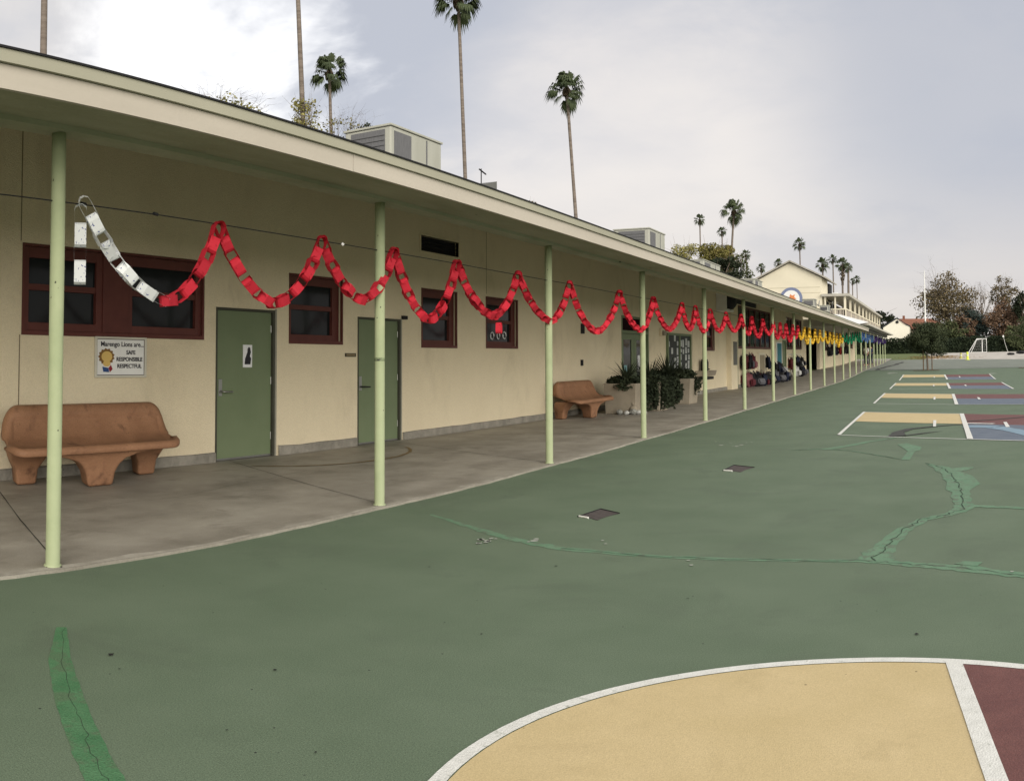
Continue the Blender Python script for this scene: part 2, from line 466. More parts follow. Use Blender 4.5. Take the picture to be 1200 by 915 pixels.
# ------------------------------------------------------------------ ground
W = -1.74 * D        # wall plane
PX = -4.77           # post row
ED = -4.68           # walkway edge
g = MB()
xs = [-900, -60, 60, 900]
for a, b in zip([-400, -20] + YB[1:], [-20] + YB[1:]):
    for x0, x1 in zip(xs, xs[1:]):
        g.add([(x0, a, gz(a) - .02), (x1, a, gz(a) - .02), (x1, b, gz(b) - .02), (x0, b, gz(b) - .02)], [(0, 1, 2, 3)])
g.build('ground', M_grass, kind='structure')
CX = 45
sheet('court', [[(ED - .3, -20), (CX, -20), (CX, 59.2), (ED - .3, 60.4)]], 0.0, M_court)
sheet('far_asphalt', [[(ED - .3, 60.4), (CX, 59.2), (CX, 80), (9, 85.5), (1.3, 91.4), (-2.2, 92.4), (ED - .3, 92.6)]], 0.0, M_far)
sheet('lawn', [[(-60, 97), (-4.4, 97), (-4.4, 92.65), (-2.2, 92.4), (-1.0, 92.2), (-.6, 104), (-1.2, 132), (-60, 132)]], 0.0, M_grass)
sheet('dirt_field', [[(-1.0, 92.15), (1.3, 91.4), (9, 85.5), (CX, 80), (CX, 135), (-1.2, 135), (-.6, 104)]], 0.004, M_sand)
# walkway slab with a worn, ragged paint edge
r = random.Random(3)
edge = [(ED + .012 * math.sin(y * 1.7) + r.uniform(-.010, .010), y) for y in [(-12 + i * .16) for i in range(int(110 / .16))]]
slab = MB()
for (xa, ya), (xb, yb) in zip(edge, edge[1:]):
    za, zb = gz(ya) + .022, gz(yb) + .022
    slab.add([(W - .1, ya, za), (xa, ya, za), (xb, yb, zb), (W - .1, yb, zb)], [(0, 1, 2, 3)])
    slab.add([(xa, ya, za - .03), (xa, ya, za), (xb, yb, zb), (xb, yb, zb - .03)], [(0, 3, 2, 1)])
slab.build('walkway', M_conc, kind='structure')
ed = MB()
for i, ((xa, ya), (xb, yb)) in enumerate(zip(edge, edge[1:])):
    wa, wb = (.06 + .02 * math.sin(ya * 2.3) + .07 * noise.noise(Vector((ya * 3, 0, 0))), .06 + .02 * math.sin(yb * 2.3) + .07 * noise.noise(Vector((yb * 3, 0, 0))))
    ed.add([(xa - wa, ya, gz(ya) + .0232), (xa - .001, ya, gz(ya) + .0232), (xb - .001, yb, gz(yb) + .0232), (xb - wb, yb, gz(yb) + .0232)], [(0, 1, 2, 3)])
ed.build('walkway_edge', M_edge, kind='structure')
POSTY = [-4.55, -.68, 3.20, 6.70, 10.40, 14.15, 18.2, 22.12, 26.18, 30.25, 34.2, 38.5, 42.5, 46.6, 50.2]
POSTY += [54.2, 58.2, 62.3, 66.4, 70.5, 74.6, 78.7, 82.8, 86.6]
jm = MB()
for i, y in enumerate(POSTY[:18]):
    y += .02
    for q in ribbon([(ED - .02, y + .0), (-6.2, y + .62), (W + .02, y + 1.52)], .008, .5, 8, i): drape(jm, q, .027)
for q in ribbon(wiggle([(-6.6, 2.9), (-6.4, 5.5), (-6.9, 8.2)], .04, 9, 5), .003, .7, 2, 8): drape(jm, q, .027)
jm.build('walkway_joints', M_joint, kind='structure')
# faint ochre arc where a door has swept the floor
arc = [(W + .15 + 1.25 * math.sin(a), 8.5 + .3 + 1.75 * -math.cos(a) + .9) for a in [x * .12 for x in range(3, 23)]]
M_ochre = mat('worn_ochre_paint', (.15, .105, .05), .6, col2=(.24, .155, .055), scale=5)
sheet('floor_arc', ribbon(arc, .05, .5, 2, 4), .0275, M_ochre)

# painted circle in the foreground
cc, cr = (-.235, 2.69), 1.324
def circ(rad, a0=0, a1=2 * PI, n=96): return [(cc[0] + rad * math.cos(a0 + (a1 - a0) * i / n), cc[1] + rad * math.sin(a0 + (a1 - a0) * i / n)) for i in range(n + 1)]
a_split = math.atan2(3.97 - cc[1], .04 - cc[0]); a_s2 = math.atan2(2.87 - cc[1], .17 - cc[0])
# the white spoke is not radial: it runs from the rim towards the viewer
sp0, sp1 = (.055, 3.985), (.30, 1.60)
yel = [p for p in circ(cr - .05, a_split, a_split + 2 * PI - 1.9, 90)]
sheet('painted_disc', [circ(cr - .03)[:-1]], .002, M_yellow)
rim = circ(cr, 0, 2 * PI, 120)
mar = [p for p in circ(cr - .03, math.atan2(-1.1, .55), math.atan2(3.985 - cc[1], .055 - cc[0]), 60)] + []
sheet('painted_disc_maroon', [mar], .003, M_maroon)
sheet('painted_rim', [q for q in ribbon(rim, .055, .03, 1, 2)], .0038, M_white)
sheet('painted_spoke', ribbon([sp0, sp1], .072, .02, 8, 3), .0055, M_white)
# crack repairs
PG = px_ground
k = [PG(72, 735), PG(70, 775), PG(85, 830), PG(105, 880), PG(135, 935), PG(170, 980)]
sheet('crack_repair', ribbon(k, [.05, .105, .12, .125, .125, .13], .05, 10, 5), .0012, M_patch2)
sheet('crack_line', ribbon(wiggle([(p[0] + .015, p[1]) for p in k], .012, 8, 6), .0022, .6, 1, 7), .0022, M_crackg)
k = [PG(x, y) for x, y in ((505, 603), (560, 620), (610, 634), (660, 643), (770, 652), (880, 656), (1000, 657), (1050, 660), (1130, 666), (1220, 677))]
A_ = ribbon(k, [.03, .09, .10, .10, .08, .07, .08, .10, .16, .10], .3, 8, 8)
kc = k
k2 = [PG(x, y) for x, y in ((1022, 657), (1038, 640), (1055, 623), (1082, 609), (1112, 603), (1130, 596), (1126, 580), (1122, 566), (1116, 556), (1103, 548), (1085, 543))]
A_ += ribbon(k2, [.28, .16, .13, .10, .12, .18, .17, .20, .26, .18, .02], .2, 6, 9)
k3 = [PG(x, y) for x, y in ((1112, 566), (1138, 569), (1146, 563), (1128, 552), (1116, 552))]
A_ += [[PG(1108, 574), PG(1130, 582), PG(1140, 572), PG(1149, 567), PG(1140, 558), PG(1126, 553), PG(1112, 553)]]
A_ += [[PG(1108, 549), PG(1122, 554), PG(1140, 549), PG(1141, 547)]]
k4 = [PG(x, y) for x, y in ((1134, 593), (1165, 594), (1215, 596))]
A_ += ribbon(k4, .10, .15, 6, 10)
k5 = [PG(x, y) for x, y in ((925, 528), (962, 526), (995, 528), (1025, 533), (1055, 538))]
A_ += ribbon(k5, [.01, .10, .04, .03, .02], .3, 6, 11)
k6 = [PG(x, y) for x, y in ((965, 527), (990, 523), (1022, 517), (1050, 513))]
A_ += ribbon(k6, [.16, .16, .12, .05], .25, 6, 12)
A_ += [[PG(1052, 521), PG(1062, 519.5), PG(1080, 524), PG(1078, 528), PG(1072, 529), PG(1066, 539), PG(1056, 539), PG(1064, 529)]]
A_ += [[PG(1145, 664), PG(1152, 659), PG(1130, 658), PG(1118, 661)]]
mbp = MB()
for i, q in enumerate(A_):
    a = sum(q[j][0] * q[(j + 1) % len(q)][1] - q[(j + 1) % len(q)][0] * q[j][1] for j in range(len(q)))
    drape(mbp, q if a > 0 else q[::-1], .0015 + .000012 * i)
mbp.build('crack_repairs', M_patch, kind='structure')
cr_ = ribbon(wiggle(kc[3:], .02, 7, 21), .006, .7, 2, 13) + ribbon(wiggle(k2, .025, 7, 22), .008, .8, 2, 14) + ribbon(wiggle(k5, .03, 5, 23), .006, .6, 2, 15)
mbc = MB()
for i, q in enumerate(cr_): drape(mbc, q, .0042 + .00001 * i)
mbc.build('crack_lines', M_crackg, kind='structure')
sheet('far_seam', ribbon([(-4.5, 60.38), (10, 60.2), (30, 59.6)], .10, .2, 10, 2) + ribbon(wiggle([(-4.0, 61), (-3.6, 72), (-3.0, 85)], .12, 6, 2), .3, .4, 3, 3), .0125, M_dgrey)
# pale scuffs and stray marks on the court
M_scuff = mat('pale_scuffs', (.34, .36, .31), .8, var=.2, scale=20)
sc_ = []
rr = random.Random(11)
for cx_, cy_, n_, s_ in ((572, 634, 9, .03), (625, 633, 4, .03), (700, 637, 2, .02), (845, 520, 3, .05), (870, 521, 5, .04), (802, 660, 2, .02), (1183, 668, 1, .03), (1046, 437, 6, .25), (1165, 437, 1, .3), (1101, 427, 2, .4), (1013, 426, 2, .4)):
    for _ in range(n_):
        p = PG(cx_ + rr.uniform(-12, 12) * (1 if cy_ > 500 else .4), cy_ + rr.uniform(-3, 3) * (1 if cy_ > 500 else .3)); s = s_ * rr.uniform(.4, 1)
        sc_.append([(p[0] + s * math.cos(a) * rr.uniform(.6, 1.2), p[1] + s * 1.3 * math.sin(a) * rr.uniform(.6, 1.2)) for a in [j * PI / 3 for j in range(6)]])
sheet('court_scuffs', sc_, .006, M_scuff)

# game courts painted in a row
def court_set(nl, fl, fm, nm, nr, fr, name):
    lerp = lambda a, b, t: (a[0] + (b[0] - a[0]) * t, a[1] + (b[1] - a[1]) * t)
    t = .52
    midl, midm, midr = lerp(nl, fl, t), lerp(nm, fm, t), lerp(nr, fr, t)
    sheet('painted_yellow_panel', [[midl, midm, fm, fl]], .004, M_yellow)
    sheet('painted_maroon_panel', [[midm, midr, fr, fm]], .004, M_maroon)
    sheet('painted_blue_panel', [[nm, nr, midr, midm]], .004, M_blue)
    lw = .062
    ls = ribbon([nl, fl], lw, .05, 4, 1) + ribbon([nm, fm], lw + .03, .05, 4, 2) + ribbon([nr, fr], lw, .05, 4, 3)
    thin = ribbon([nl, nm], .05, .1, 4, 4) + ribbon([nm, nr], .05, .1, 4, 5) + ribbon([fl, fm], .05, .1, 4, 6)
    tick = ribbon([lerp(lerp(nl, nm, .74), lerp(fl, fm, .74), .38), lerp(lerp(nl, nm, .74), lerp(fl, fm, .74), .64)], .06, .1, 2, 7)
    tick2 = ribbon([lerp(lerp(nm, nr, .30), lerp(fm, fr, .30), .42), lerp(lerp(nm, nr, .30), lerp(fm, fr, .30), .62)], .07, .1, 2, 8)
    tick3 = ribbon([lerp(nm, fm, .46), lerp(lerp(nm, nr, .30), lerp(fm, fr, .30), .46)], .05, .1, 2, 9)
    sheet('painted_court_lines', ls + tick + tick2, .012, M_white)
    sheet('painted_court_thin_lines', thin, .008, M_white)
    return lerp
R1c = [PG(983, 510), PG(1013, 483), PG(1127, 485), PG(1137, 515), (2.75, 12.6), (3.3, 18.0)]
lerp = court_set(*R1c, 'a')
court_set((-1.68, 24.5), (-1.72, 30.7), (.58, 29.2), (.55, 23.3), (2.8, 22.4), (2.95, 27.9), 'b')
court_set((-1.73, 34.3), (-1.79, 41.1), (.54, 39.8), (.55, 33.6), (2.8, 32.0), (2.9, 39.0), 'c')
court_set((-1.78, 44.9), (-1.83, 52.4), (.56, 51.4), (.62, 45.1), (2.96, 43.6), (3.1, 50.8), 'd')
sw = [PG(x, y) for x, y in ((1051, 511.5), (1053, 507), (1066, 503), (1095, 500), (1128, 497.5))]
sheet('dark_swoosh', ribbon(sw, [.30, .20, .15, .11, .06], .1, 6, 3) + ribbon([PG(1060, 511), PG(1083, 508), PG(1104, 505.5)], [.09, .08, .02], .1, 4, 4), .010, M_dgrey)
sw = [PG(x, y) for x, y in ((1131, 494), (1160, 492.5), (1200, 489))] + [(2.4, 17.0)]
sheet('dark_swoosh_far', ribbon(sw, [.15, .12, .12, .1], .1, 6, 3), .010, M_dgrey)
sheet('light_blue_band', ribbon([PG(1132, 500), PG(1150, 500.2), PG(1168, 500.5)], .42, .05, 4, 5) + ribbon([PG(1166, 501), PG(1185, 504), PG(1215, 511)], [.36, .32, .32], .05, 4, 5), .0085, M_lblue)
sheet('white_band', ribbon([PG(1132, 496.3), PG(1165, 497)], .12, .1, 4, 5), .0105, M_white)

# ------------------------------------------------------------------ long classroom building
Y0, Y1 = -12.0, 56.2
bld = thing('school_building', 'long single storey cream stucco school building with maroon windows under a deep canopy', 'building', (0, 0, 0))
def wall_sheet(y0, y1, z0, z1, holes, X, depth=.22):
    """front face of a wall with openings and their reveals"""
    ys = sorted({y0, y1, *[h[0] for h in holes], *[h[1] for h in holes]}); zs = sorted({z0, z1, *[h[2] for h in holes], *[h[3] for h in holes]})
    mb = MB()
    for a, b in zip(ys, ys[1:]):
        for c, d in zip(zs, zs[1:]):
            my, mz = (a + b) / 2, (c + d) / 2
            if any(h[0] < my < h[1] and h[2] < mz < h[3] for h in holes): continue
            mb.quad((X, a, c), (X, b, c), (X, b, d), (X, a, d))
            mb.quad((X - depth, b, c), (X - depth, a, c), (X - depth, a, d), (X - depth, b, d))
    for a, b, c, d in holes:
        mb.quad((X, a, c), (X - depth, a, c), (X - depth, a, d), (X, a, d))
        mb.quad((X, b, c), (X, b, d), (X - depth, b, d), (X - depth, b, c))
        mb.quad((X, a, c), (X, b, c), (X - depth, b, c), (X - depth, a, c))
        mb.quad((X, a, d), (X - depth, a, d), (X - depth, b, d), (X, b, d))
    return mb
# y0, y1, z0, z1
WIN = [('pair', 5.10, 7.77, 1.61, 2.57), ('one', 9.43, 10.63, 1.59, 2.54), ('one', 12.84, 14.01, 1.57, 2.55), ('one', 15.13, 16.47, 1.58, 2.54),
       ('one', 31.6, 33.0, 1.60, 2.57), ('pair', -3.0, -.4, 1.61, 2.57)]
DOORS = [(8.00, 9.13, 0, 2.01), (11.02, 12.20, 0, 2.0)]
DBL = (22.72, 25.05, 0, 2.50)
BIG = [(37.2, 44.9, 1.68, 3.55), (49.7, 55.6, 1.70, 3.55)]
holes = [x[1:] for x in WIN] + [(a, b, -.3, d) for a, b, c, d in DOORS] + [(DBL[0], DBL[1], -.3, DBL[3])] + BIG + [(12.81, 14.08, 3.20, 3.47), (48.3, 49.45, -.3, 2.2), (36.15, 37.0, -.3, 2.05)]
wm = wall_sheet(Y0, Y1, -.3, 4.45, holes, W)
wm.quad((W, Y0, -.3), (W - 14, Y0, -.3), (W - 14, Y0, 4.45), (W, Y0, 4.45))
wm.quad((W, Y1, -.3), (W, Y1, 4.45), (W - 14, Y1, 4.45), (W - 14, Y1, -.3))
wm.quad((W - 14, Y0, -.3), (W - 14, Y1, -.3), (W - 14, Y1, 4.45), (W - 14, Y0, 4.45))
wm.box((W, 35.0, -.3), (W + .2, 36.15, 4.4))
wm.build('wall', M_stucco, bld)
for y, z0_, z1_ in ((5.068, .15, 1.58), (5.068, 2.60, 4.4), (15.15, 2.6, 4.4), (29.9, .15, 4.4), (45.6, .15, 4.4)):
    B('control_joint', (W - .01, y - .006, z0_), (W + .0025, y + .006, z1_), M_groove, bld)
# plinth, broken at the doors
pl = MB()
segs = []; cur = Y0
for a, b in sorted([(8.0, 9.2), (11.0, 12.25), (22.7, 25.1), (35, 36.15), (36.15, 37.0), (48.3, 49.5)]): segs.append((cur, a)); cur = b
segs.append((cur, Y1))
for a, b in segs:
    n = max(1, int((b - a) / .4)); pl = MB()
    for i in range(n):
        ya, yb = a + (b - a) * i / n, a + (b - a) * (i + 1) / n
        h0, h1 = .135 + .02 * noise.noise(Vector((ya * 2, 1, 0))), .135 + .02 * noise.noise(Vector((yb * 2, 1, 0)))
        X1 = W + .022
        pl.add([(X1, ya, -.1), (X1, yb, -.1), (X1, yb, gz(yb) + h1), (X1, ya, gz(ya) + h0), (W - .01, ya, gz(ya) + h0 + .02), (W - .01, yb, gz(yb) + h1 + .02)], [(0, 1, 2, 3), (3, 2, 5, 4)])
    pl.build('plinth', M_plinth, bld)


def sash(y0, y1, z0, z1, parent, X, mid=True, fw=.07, right=.09):
    fr = MB()
    fr.box((X - .09, y0, z0), (X, y0 + fw, z1)); fr.box((X - .09, y1 - right, z0), (X, y1, z1))
    fr.box((X - .09, y0 + fw, z0), (X, y1 - right, z0 + fw + .02)); fr.box((X - .09, y0 + fw, z1 - fw - .05), (X, y1 - right, z1))
    fo = fr.build('frame', M_maroonf, parent, bevel=.004)
    zm = (z0 + z1) / 2 + .02
    if mid:
        B('sash_rail', (X - .07, y0 + fw, zm - .035), (X - .012, y1 - right, zm + .035), M_maroonf, parent, .003)
        B('pane', (X - .06, y0 + fw, z0 + fw), (X - .05, y1 - right, zm - .034), M_glass, parent)
        B('pane', (X - .045, y0 + fw, zm + .034), (X - .035, y1 - right, z1 - fw), M_glass, parent)
    else:
        B('pane', (X - .06, y0 + fw, z0 + fw), (X - .05, y1 - right, z1 - fw), M_glass, parent)
for kind, a, b, c, d in WIN:
    e = bpy.data.objects.new('window', None); C.objects.link(e); e.parent = bld
    if kind == 'pair':
        m1 = a + (b - a) * .41; m2 = a + (b - a) * .55
        sash(a + .02, m1, c + .02, d - .02, e, W - .02)
        sash(m2, b - .02, c + .02, d - .02, e, W - .02)
        B('mullion', (W - .12, m1, c + .02), (W - .005, m2, d - .02), M_maroonf, e, .004)
    else:
        sash(a + .015, b - .015, c + .015, d - .015, e, W - .05 if a > 8 else W - .02, right=.16)
    ft = MB(); t_ = .035
    ft.box((W - .02, a - .0, c - .03), (W + .014, b, c + .018)); ft.box((W - .02, a, d - .018), (W + .010, b, d + .012))
    ft.box((W - .02, a - .012, c - .03), (W + .012, a + .018, d + .012)); ft.box((W - .02, b - .018, c - .03), (W + .0125, b + .012, d + .012))
    ft.build('trim', M_maroonf, e)
B('window_backing', (W - 1.2, Y0 + .5, .5), (W - 1.15, Y1 - .5, 4.2), M_black, bld)
# paper figures stuck inside one pane
for i in range(3):
    pf = MB()
    y = 15.55 + i * .26
    pf.tube([(W - .098 + .004, y + .07 * math.sin(a) * (1 if i != 1 else .8), 1.80 + .07 * math.cos(a) + .01 * i) for a in [j * 2 * PI / 10 for j in range(11)]], .014, 4)
    pf.build('paper_ring', M_paper, bld)
# rows of tall windows further along
for a, b, c, d in BIG:
    e = bpy.data.objects.new('window', None); C.objects.link(e); e.parent = bld
    n = 6
    fr = MB()
    fr.box((W - .10, a + .01, c + .01), (W - .02, b - .01, c + .10)); fr.box((W - .10, a + .01, d - .09), (W - .02, b - .01, d - .01)); fr.box((W - .095, a + .02, (c + d) / 2 - .03), (W - .03, b - .02, (c + d) / 2 + .03))
    for i in range(n + 1):
        y = a + .02 + (b - a - .14) * i / n
        fr.box((W - .098, y, c + .02), (W - .025, y + .1, d - .02))
    fr.build('frame', M_maroonf, e)
    for i in range(n):
        y = a + .02 + (b - a - .14) * i / n
        B('pane', (W - .07, y + .09, c + .09), (W - .06, y + (b - a - .14) / n + .01, d - .08), M_glass, e)
    for i in range(4): 
        y = a + 1.0 + i * 1.35; z = c + .25
        B('paper', (W - .058, y, z), (W - .054, y + .45, z + .55), mat('grey_paper', (.16, .17, .18), .8), e)
lv = MB()
for i in range(9): lv.box((W, 36.4, 3.62 + i * .07), (W + .05, 41.0, 3.66 + i * .07), Matrix.Rotation(.4, 3, 'Y'), (W, 36.4, 3.62 + i * .07))
lv.box((W - .01, 36.35, 3.58), (W + .01, 41.05, 4.26))
lv.build('louvre', M_black, bld)
lv = B('vent', (W - .15, 12.82, 3.21), (W - .06, 14.07, 3.46), M_vent, bld)
vf = MB()
for a_, b_ in (((W - .05, 12.77, 3.47), (W + .012, 14.12, 3.50)), ((W - .05, 12.77, 3.17), (W + .012, 14.12, 3.20)), ((W - .05, 12.77, 3.20), (W + .012, 12.81, 3.47)), ((W - .05, 14.08, 3.20), (W + .012, 14.12, 3.47))): vf.box(a_, b_)
vf.build('vent_frame', M_stucco, bld)
for i in range(3): B('vent_slat', (W - .06, 12.82, 3.26 + .07 * i), (W - .02, 14.07, 3.265 + .07 * i), M_vent, bld)
for a, b, c, d in DOORS:
    e = B('door', (W - .075, a + .03, .03), (W - .03, b - .045, d - .035), M_green, bld, .003)
    fr = MB()
    fr.box((W - .10, a + .001, .0), (W + .006, a + .028, d - .001)); fr.box((W - .10, b - .042, 0), (W + .0055, b - .001, d - .001)); fr.box((W - .10, a + .028, d - .033), (W + .005, b - .042, d - .002))
    fr.build('door_frame', M_frame, e)
    fe = MB(); fe.box((W + .002, b - .001, 0), (W + .010, b + .03, d + .02)); fe.build('door_frame_edge', mat('grey_edge', (.28, .27, .22), .7), e)
    B('kick_plate', (W - .03, a + .04, .03), (W - .024, b - .05, .055), M_metal, e)
    hy = a + .11; hp = MB()
    hp.box((W - .03, hy - .03, .86), (W - .022, hy + .035, 1.08)); hp.build('handle_plate', M_metal, e, bevel=.003)
    hl = MB(); hl.tube([(W - .022, hy, .92), (W + .045, hy, .92), (W + .05, hy + .03, .92), (W + .048, hy + .16, .915)], .011, 8)
    hl.build('handle', M_metal if a < 10 else M_black, e)
    for z in (.3, 1.05, 1.75): MB().tube([(W - .028, b - .05, z - .05), (W - .028, b - .05, z + .05)], .008, 6).build('hinge', M_metal, e)
hk = B('door_stop', (W - .0, 12.22, 2.0), (W + .05, 12.34, 2.06), M_black, bld)
# double doors with a transom
dd = bpy.data.objects.new('double_door', None); C.objects.link(dd); dd.parent = bld
a, b, _, d = DBL
fr = MB()
for q in (((W - .14, a, 0), (W + .01, a + .07, d)), ((W - .14, b - .07, 0), (W + .01, b, d)), ((W - .14, a + .07, d - .06), (W + .009, b - .07, d)), ((W - .14, a + .07, 2.02), (W + .008, b - .07, 2.10))): fr.box(*q)
fr.build('door_frame', M_green, dd)
B('transom', (W - .09, a + .07, 2.10), (W - .08, b - .07, d - .06), mat('transom_dark', (.02, .008, .010), .9, var=.2, spec=.03), dd)
mid = (a + b) / 2
for y0, y1 in ((a + .08, mid - .01), (mid + .01, b - .08)):
    lf = wall_sheet(y0, y1, .04, 2.01, [(y0 + .2, y1 - .2, .35, 1.85)], W - .05, .045).build('door', M_green, dd)
    B('pane', (W - .08, y0 + .19, .34), (W - .07, y1 - .19, 1.86), M_glass, lf)
B('door_notice', (W - .068, mid + .36, 1.02), (W - .064, mid + .60, 1.42), M_paper, dd)
B('door_notice', (W - .068, a + .36, .72), (W - .064, a + .60, 1.14), mat('cyan_notice', (.20, .38, .40), .7, var=.2, scale=12), dd)
B('push_bar', (W - .05, mid + .1, .95), (W + .0, b - .2, 1.0), M_metal, dd)
# green doors further on
for a, b, z in ((36.15, 37.0, 2.05), (48.3, 49.45, 2.2)):
    e = B('door', (W - .08, a + .05, .03), (W - .04, b - .05, z - .05), M_green, bld)
    fr = MB(); fr.box((W - .12, a, 0), (W + .03, a + .05, z)); fr.box((W - .12, b - .05, 0), (W + .03, b, z)); fr.box((W - .12, a + .05, z - .05), (W + .03, b - .05, z))
    fr.build('door_frame', M_green, e)
    MB().tube([(W - .04, a + .15, .95), (W + .02, a + .15, .95), (W + .02, a + .3, .95)], .015, 6).build('handle', M_metal, e)
# small boxes and switches on the wall
for y, z, s in ((19.94, 2.06, .12), (19.88, 1.24, .07)):
    B('switch_box', (W, y - s / 1.5, z - s), (W + .04, y + s / 1.5, z + s), M_black, bld)
B('wall_panel', (W + .2, 35.35, 1.0), (W + .23, 35.95, 1.95), M_grey, bld)
# roof canopy
XF = -.863 * D
prof_z = lambda x: 2.985 + (XF - x) * .33
rf = MB()
ys_ = [Y0 - .6, Y1]
xr = W - .35; zr = prof_z(xr)
rf.add([(XF - .0, Y0 - .6, 2.985), (XF, Y1, 2.985), (xr, Y1, zr), (xr, Y0 - .6, zr), (W - 14.4, Y1, zr), (W - 14.4, Y0 - .6, zr),
        (XF - .02, Y0 - .6, 2.93), (XF - .02, Y1, 2.93), (xr, Y1, zr - .07), (xr, Y0 - .6, zr - .07), (W - 14.4, Y1, zr - .07), (W - 14.4, Y0 - .6, zr - .07)],
       [(0, 1, 2, 3), (3, 2, 4, 5), (6, 9, 8, 7), (9, 11, 10, 8), (0, 6, 7, 1), (5, 4, 10, 11), (0, 3, 9, 6), (3, 5, 11, 9), (1, 7, 8, 2), (2, 8, 10, 4)])
rf.build('roof', M_roof, bld)
MB().box((XF - .03, Y0 - .6, 2.990), (XF + .040, Y1 + .02, 3.002)).build('roof_edge', M_black, bld)
fa = MB(); fb = MB()
cur = Y0 - .6; r5 = random.Random(9)
while cur < Y1:
    nx = min(Y1, cur + r5.uniform(4.2, 5.0)); dx = r5.uniform(0, .004)
    fa.box((XF - .03, cur + .002, 2.782), (XF + dx, nx - .002, 2.915)); cur = nx
fa.build('fascia', M_fascia, bld)
fb.box((XF - .03, Y0 - .6, 2.918), (XF + .028, Y1, 2.989)); fb.build('fascia_trim', M_fascia2, bld)
# sloping soffit from the fascia down to the beam
sf = MB()
zz = lambda x: 2.835
ys2 = [Y0 - .6 + i * .5 for i in range(int((Y1 - Y0 + .6) / .5) + 1)] + [Y1]
def so_row(y):
    j = .004 * noise.noise(Vector((y * 2, 0, 3)))
    return [(XF - .03, y, 2.80), (-4.45, y, 2.82 + j), (PX + .085, y, 2.83 + j), (PX + .075, y, 2.800 + j), (PX + .02, y, 2.790 + j), (PX - .08, y, 2.790 + j), (PX - .085, y, 3.15)]
rows = [so_row(y) for y in ys2]
vs = [p for r_ in rows for p in r_]; n = 7
sf.add(vs, [(i * n + k, (i + 1) * n + k, (i + 1) * n + k + 1, i * n + k + 1) for i in range(len(rows) - 1) for k in range(n - 1)])
sf.build('soffit', M_soffit, bld)
# inner ceiling boards follow the roof slope
MB().add([(PX - .08, Y0, prof_z(PX) - .12), (W, Y0, prof_z(W) - .12), (W, Y1, prof_z(W) - .12), (PX - .08, Y1, prof_z(PX) - .12)], [(0, 1, 2, 3)]).build('ceiling', M_soffit, bld)
for y in POSTY:
    if y < Y1: MB().add([(PX, y - .05, prof_z(PX) - .13), (W, y - .05, prof_z(W) - .13), (W, y - .05, prof_z(W) - .33), (PX, y - .05, prof_z(PX) - .33), (PX, y + .05, prof_z(PX) - .13), (W, y + .05, prof_z(W) - .13), (W, y + .05, prof_z(W) - .33), (PX, y + .05, prof_z(PX) - .33)],
                  [(0, 1, 2, 3), (4, 7, 6, 5), (3, 2, 6, 7), (0, 3, 7, 4)]).build('rafter', M_soffit, bld)
# posts
def make_post(parent, y, ztop):
    mb = MB(); zb = gz(y) + .024
    mb.lathe([(.0, ztop), (.047, ztop), (.047, zb + .012), (.056, zb + .010), (.058, zb)], 20)
    o = mb.build('post', M_post, parent); o.location = (PX, y, 0)
    return o
for y in POSTY:
    if y < Y1: make_post(bld, y, 2.792)
MB().tube([(PX, 6.70, 1.335), (PX, 6.70, 1.365)], .049, 20).build('post_scuff', mat('scuff_tape', (.03, .03, .025), .8, col2=(.3, .36, .2), scale=25), bld)

# ------------------------------------------------------------------ two storey building behind
b2 = thing('two_storey_building', 'two storey cream building with a gabled end wall and a slatted balcony beyond the classrooms', 'building')
YA, YE = 57.2, 95.0
XL, XR, XM = -11.25, -7.16, -9.2
gzw = 6.45
h2 = [(y, y + 1.1, 3.9, 4.9) for y in range(60, 93, 4)]
g2 = MB(); YG = 60.4
g2.add([(XR, YA, 3.66), (XL, YA, 3.66), (XL, YA, 6.35), (XM, YA, 7.38), (XR, YA, 6.35)], [(0, 1, 2, 3, 4)])
g2.add([(XR, YG, 3.66), (XL, YG, 3.66), (XL, YG, 6.35), (XM, YG, 7.38), (XR, YG, 6.35)], [(4, 3, 2, 1, 0)])
g2.add([(XR, YA, 3.64), (XR, YG, 3.64), (XR, YG, 6.35), (XR, YA, 6.35), (XL, YA, 3.6), (XL, YG, 3.6), (XL, YG, 6.35), (XL, YA, 6.35)], [(0, 1, 2, 3), (4, 7, 6, 5)])
g2.box((XL, YG, 3.64), (XR - .01, YE, 5.0)).box((XL, YA, -.2), (W - 1.62, YE, 3.63))
g2.build('gable_block', M_stucco2, b2)
for z in (5.36, 5.72): B('siding_line', (XL + .35, YA - .006, z), (XR - .1, YA, z + .03), mat('siding_shadow', (.42, .38, .28), .9), b2)
rr2 = MB(); ov = .32
for (xa, za), (xb, zb) in (((XL - ov, 6.26), (XM, 7.42)), ((XM, 7.42), (XR + ov + .05, 6.24))):
    t = .1
    rr2.add([(xa, YA - .25, za), (xa, YG + 2.4, za), (xb, YG + 2.4, zb), (xb, YA - .25, zb), (xa, YA - .25, za + t), (xa, YG + 2.4, za + t), (xb, YG + 2.4, zb + t), (xb, YA - .25, zb + t)],
            [(0, 3, 2, 1), (4, 5, 6, 7), (0, 1, 5, 4), (1, 2, 6, 5), (2, 3, 7, 6), (3, 0, 4, 7)])
rr2.build('roof', mat('roof_edge_grey', (.33, .31, .27), .8, var=.2, scale=3), b2)
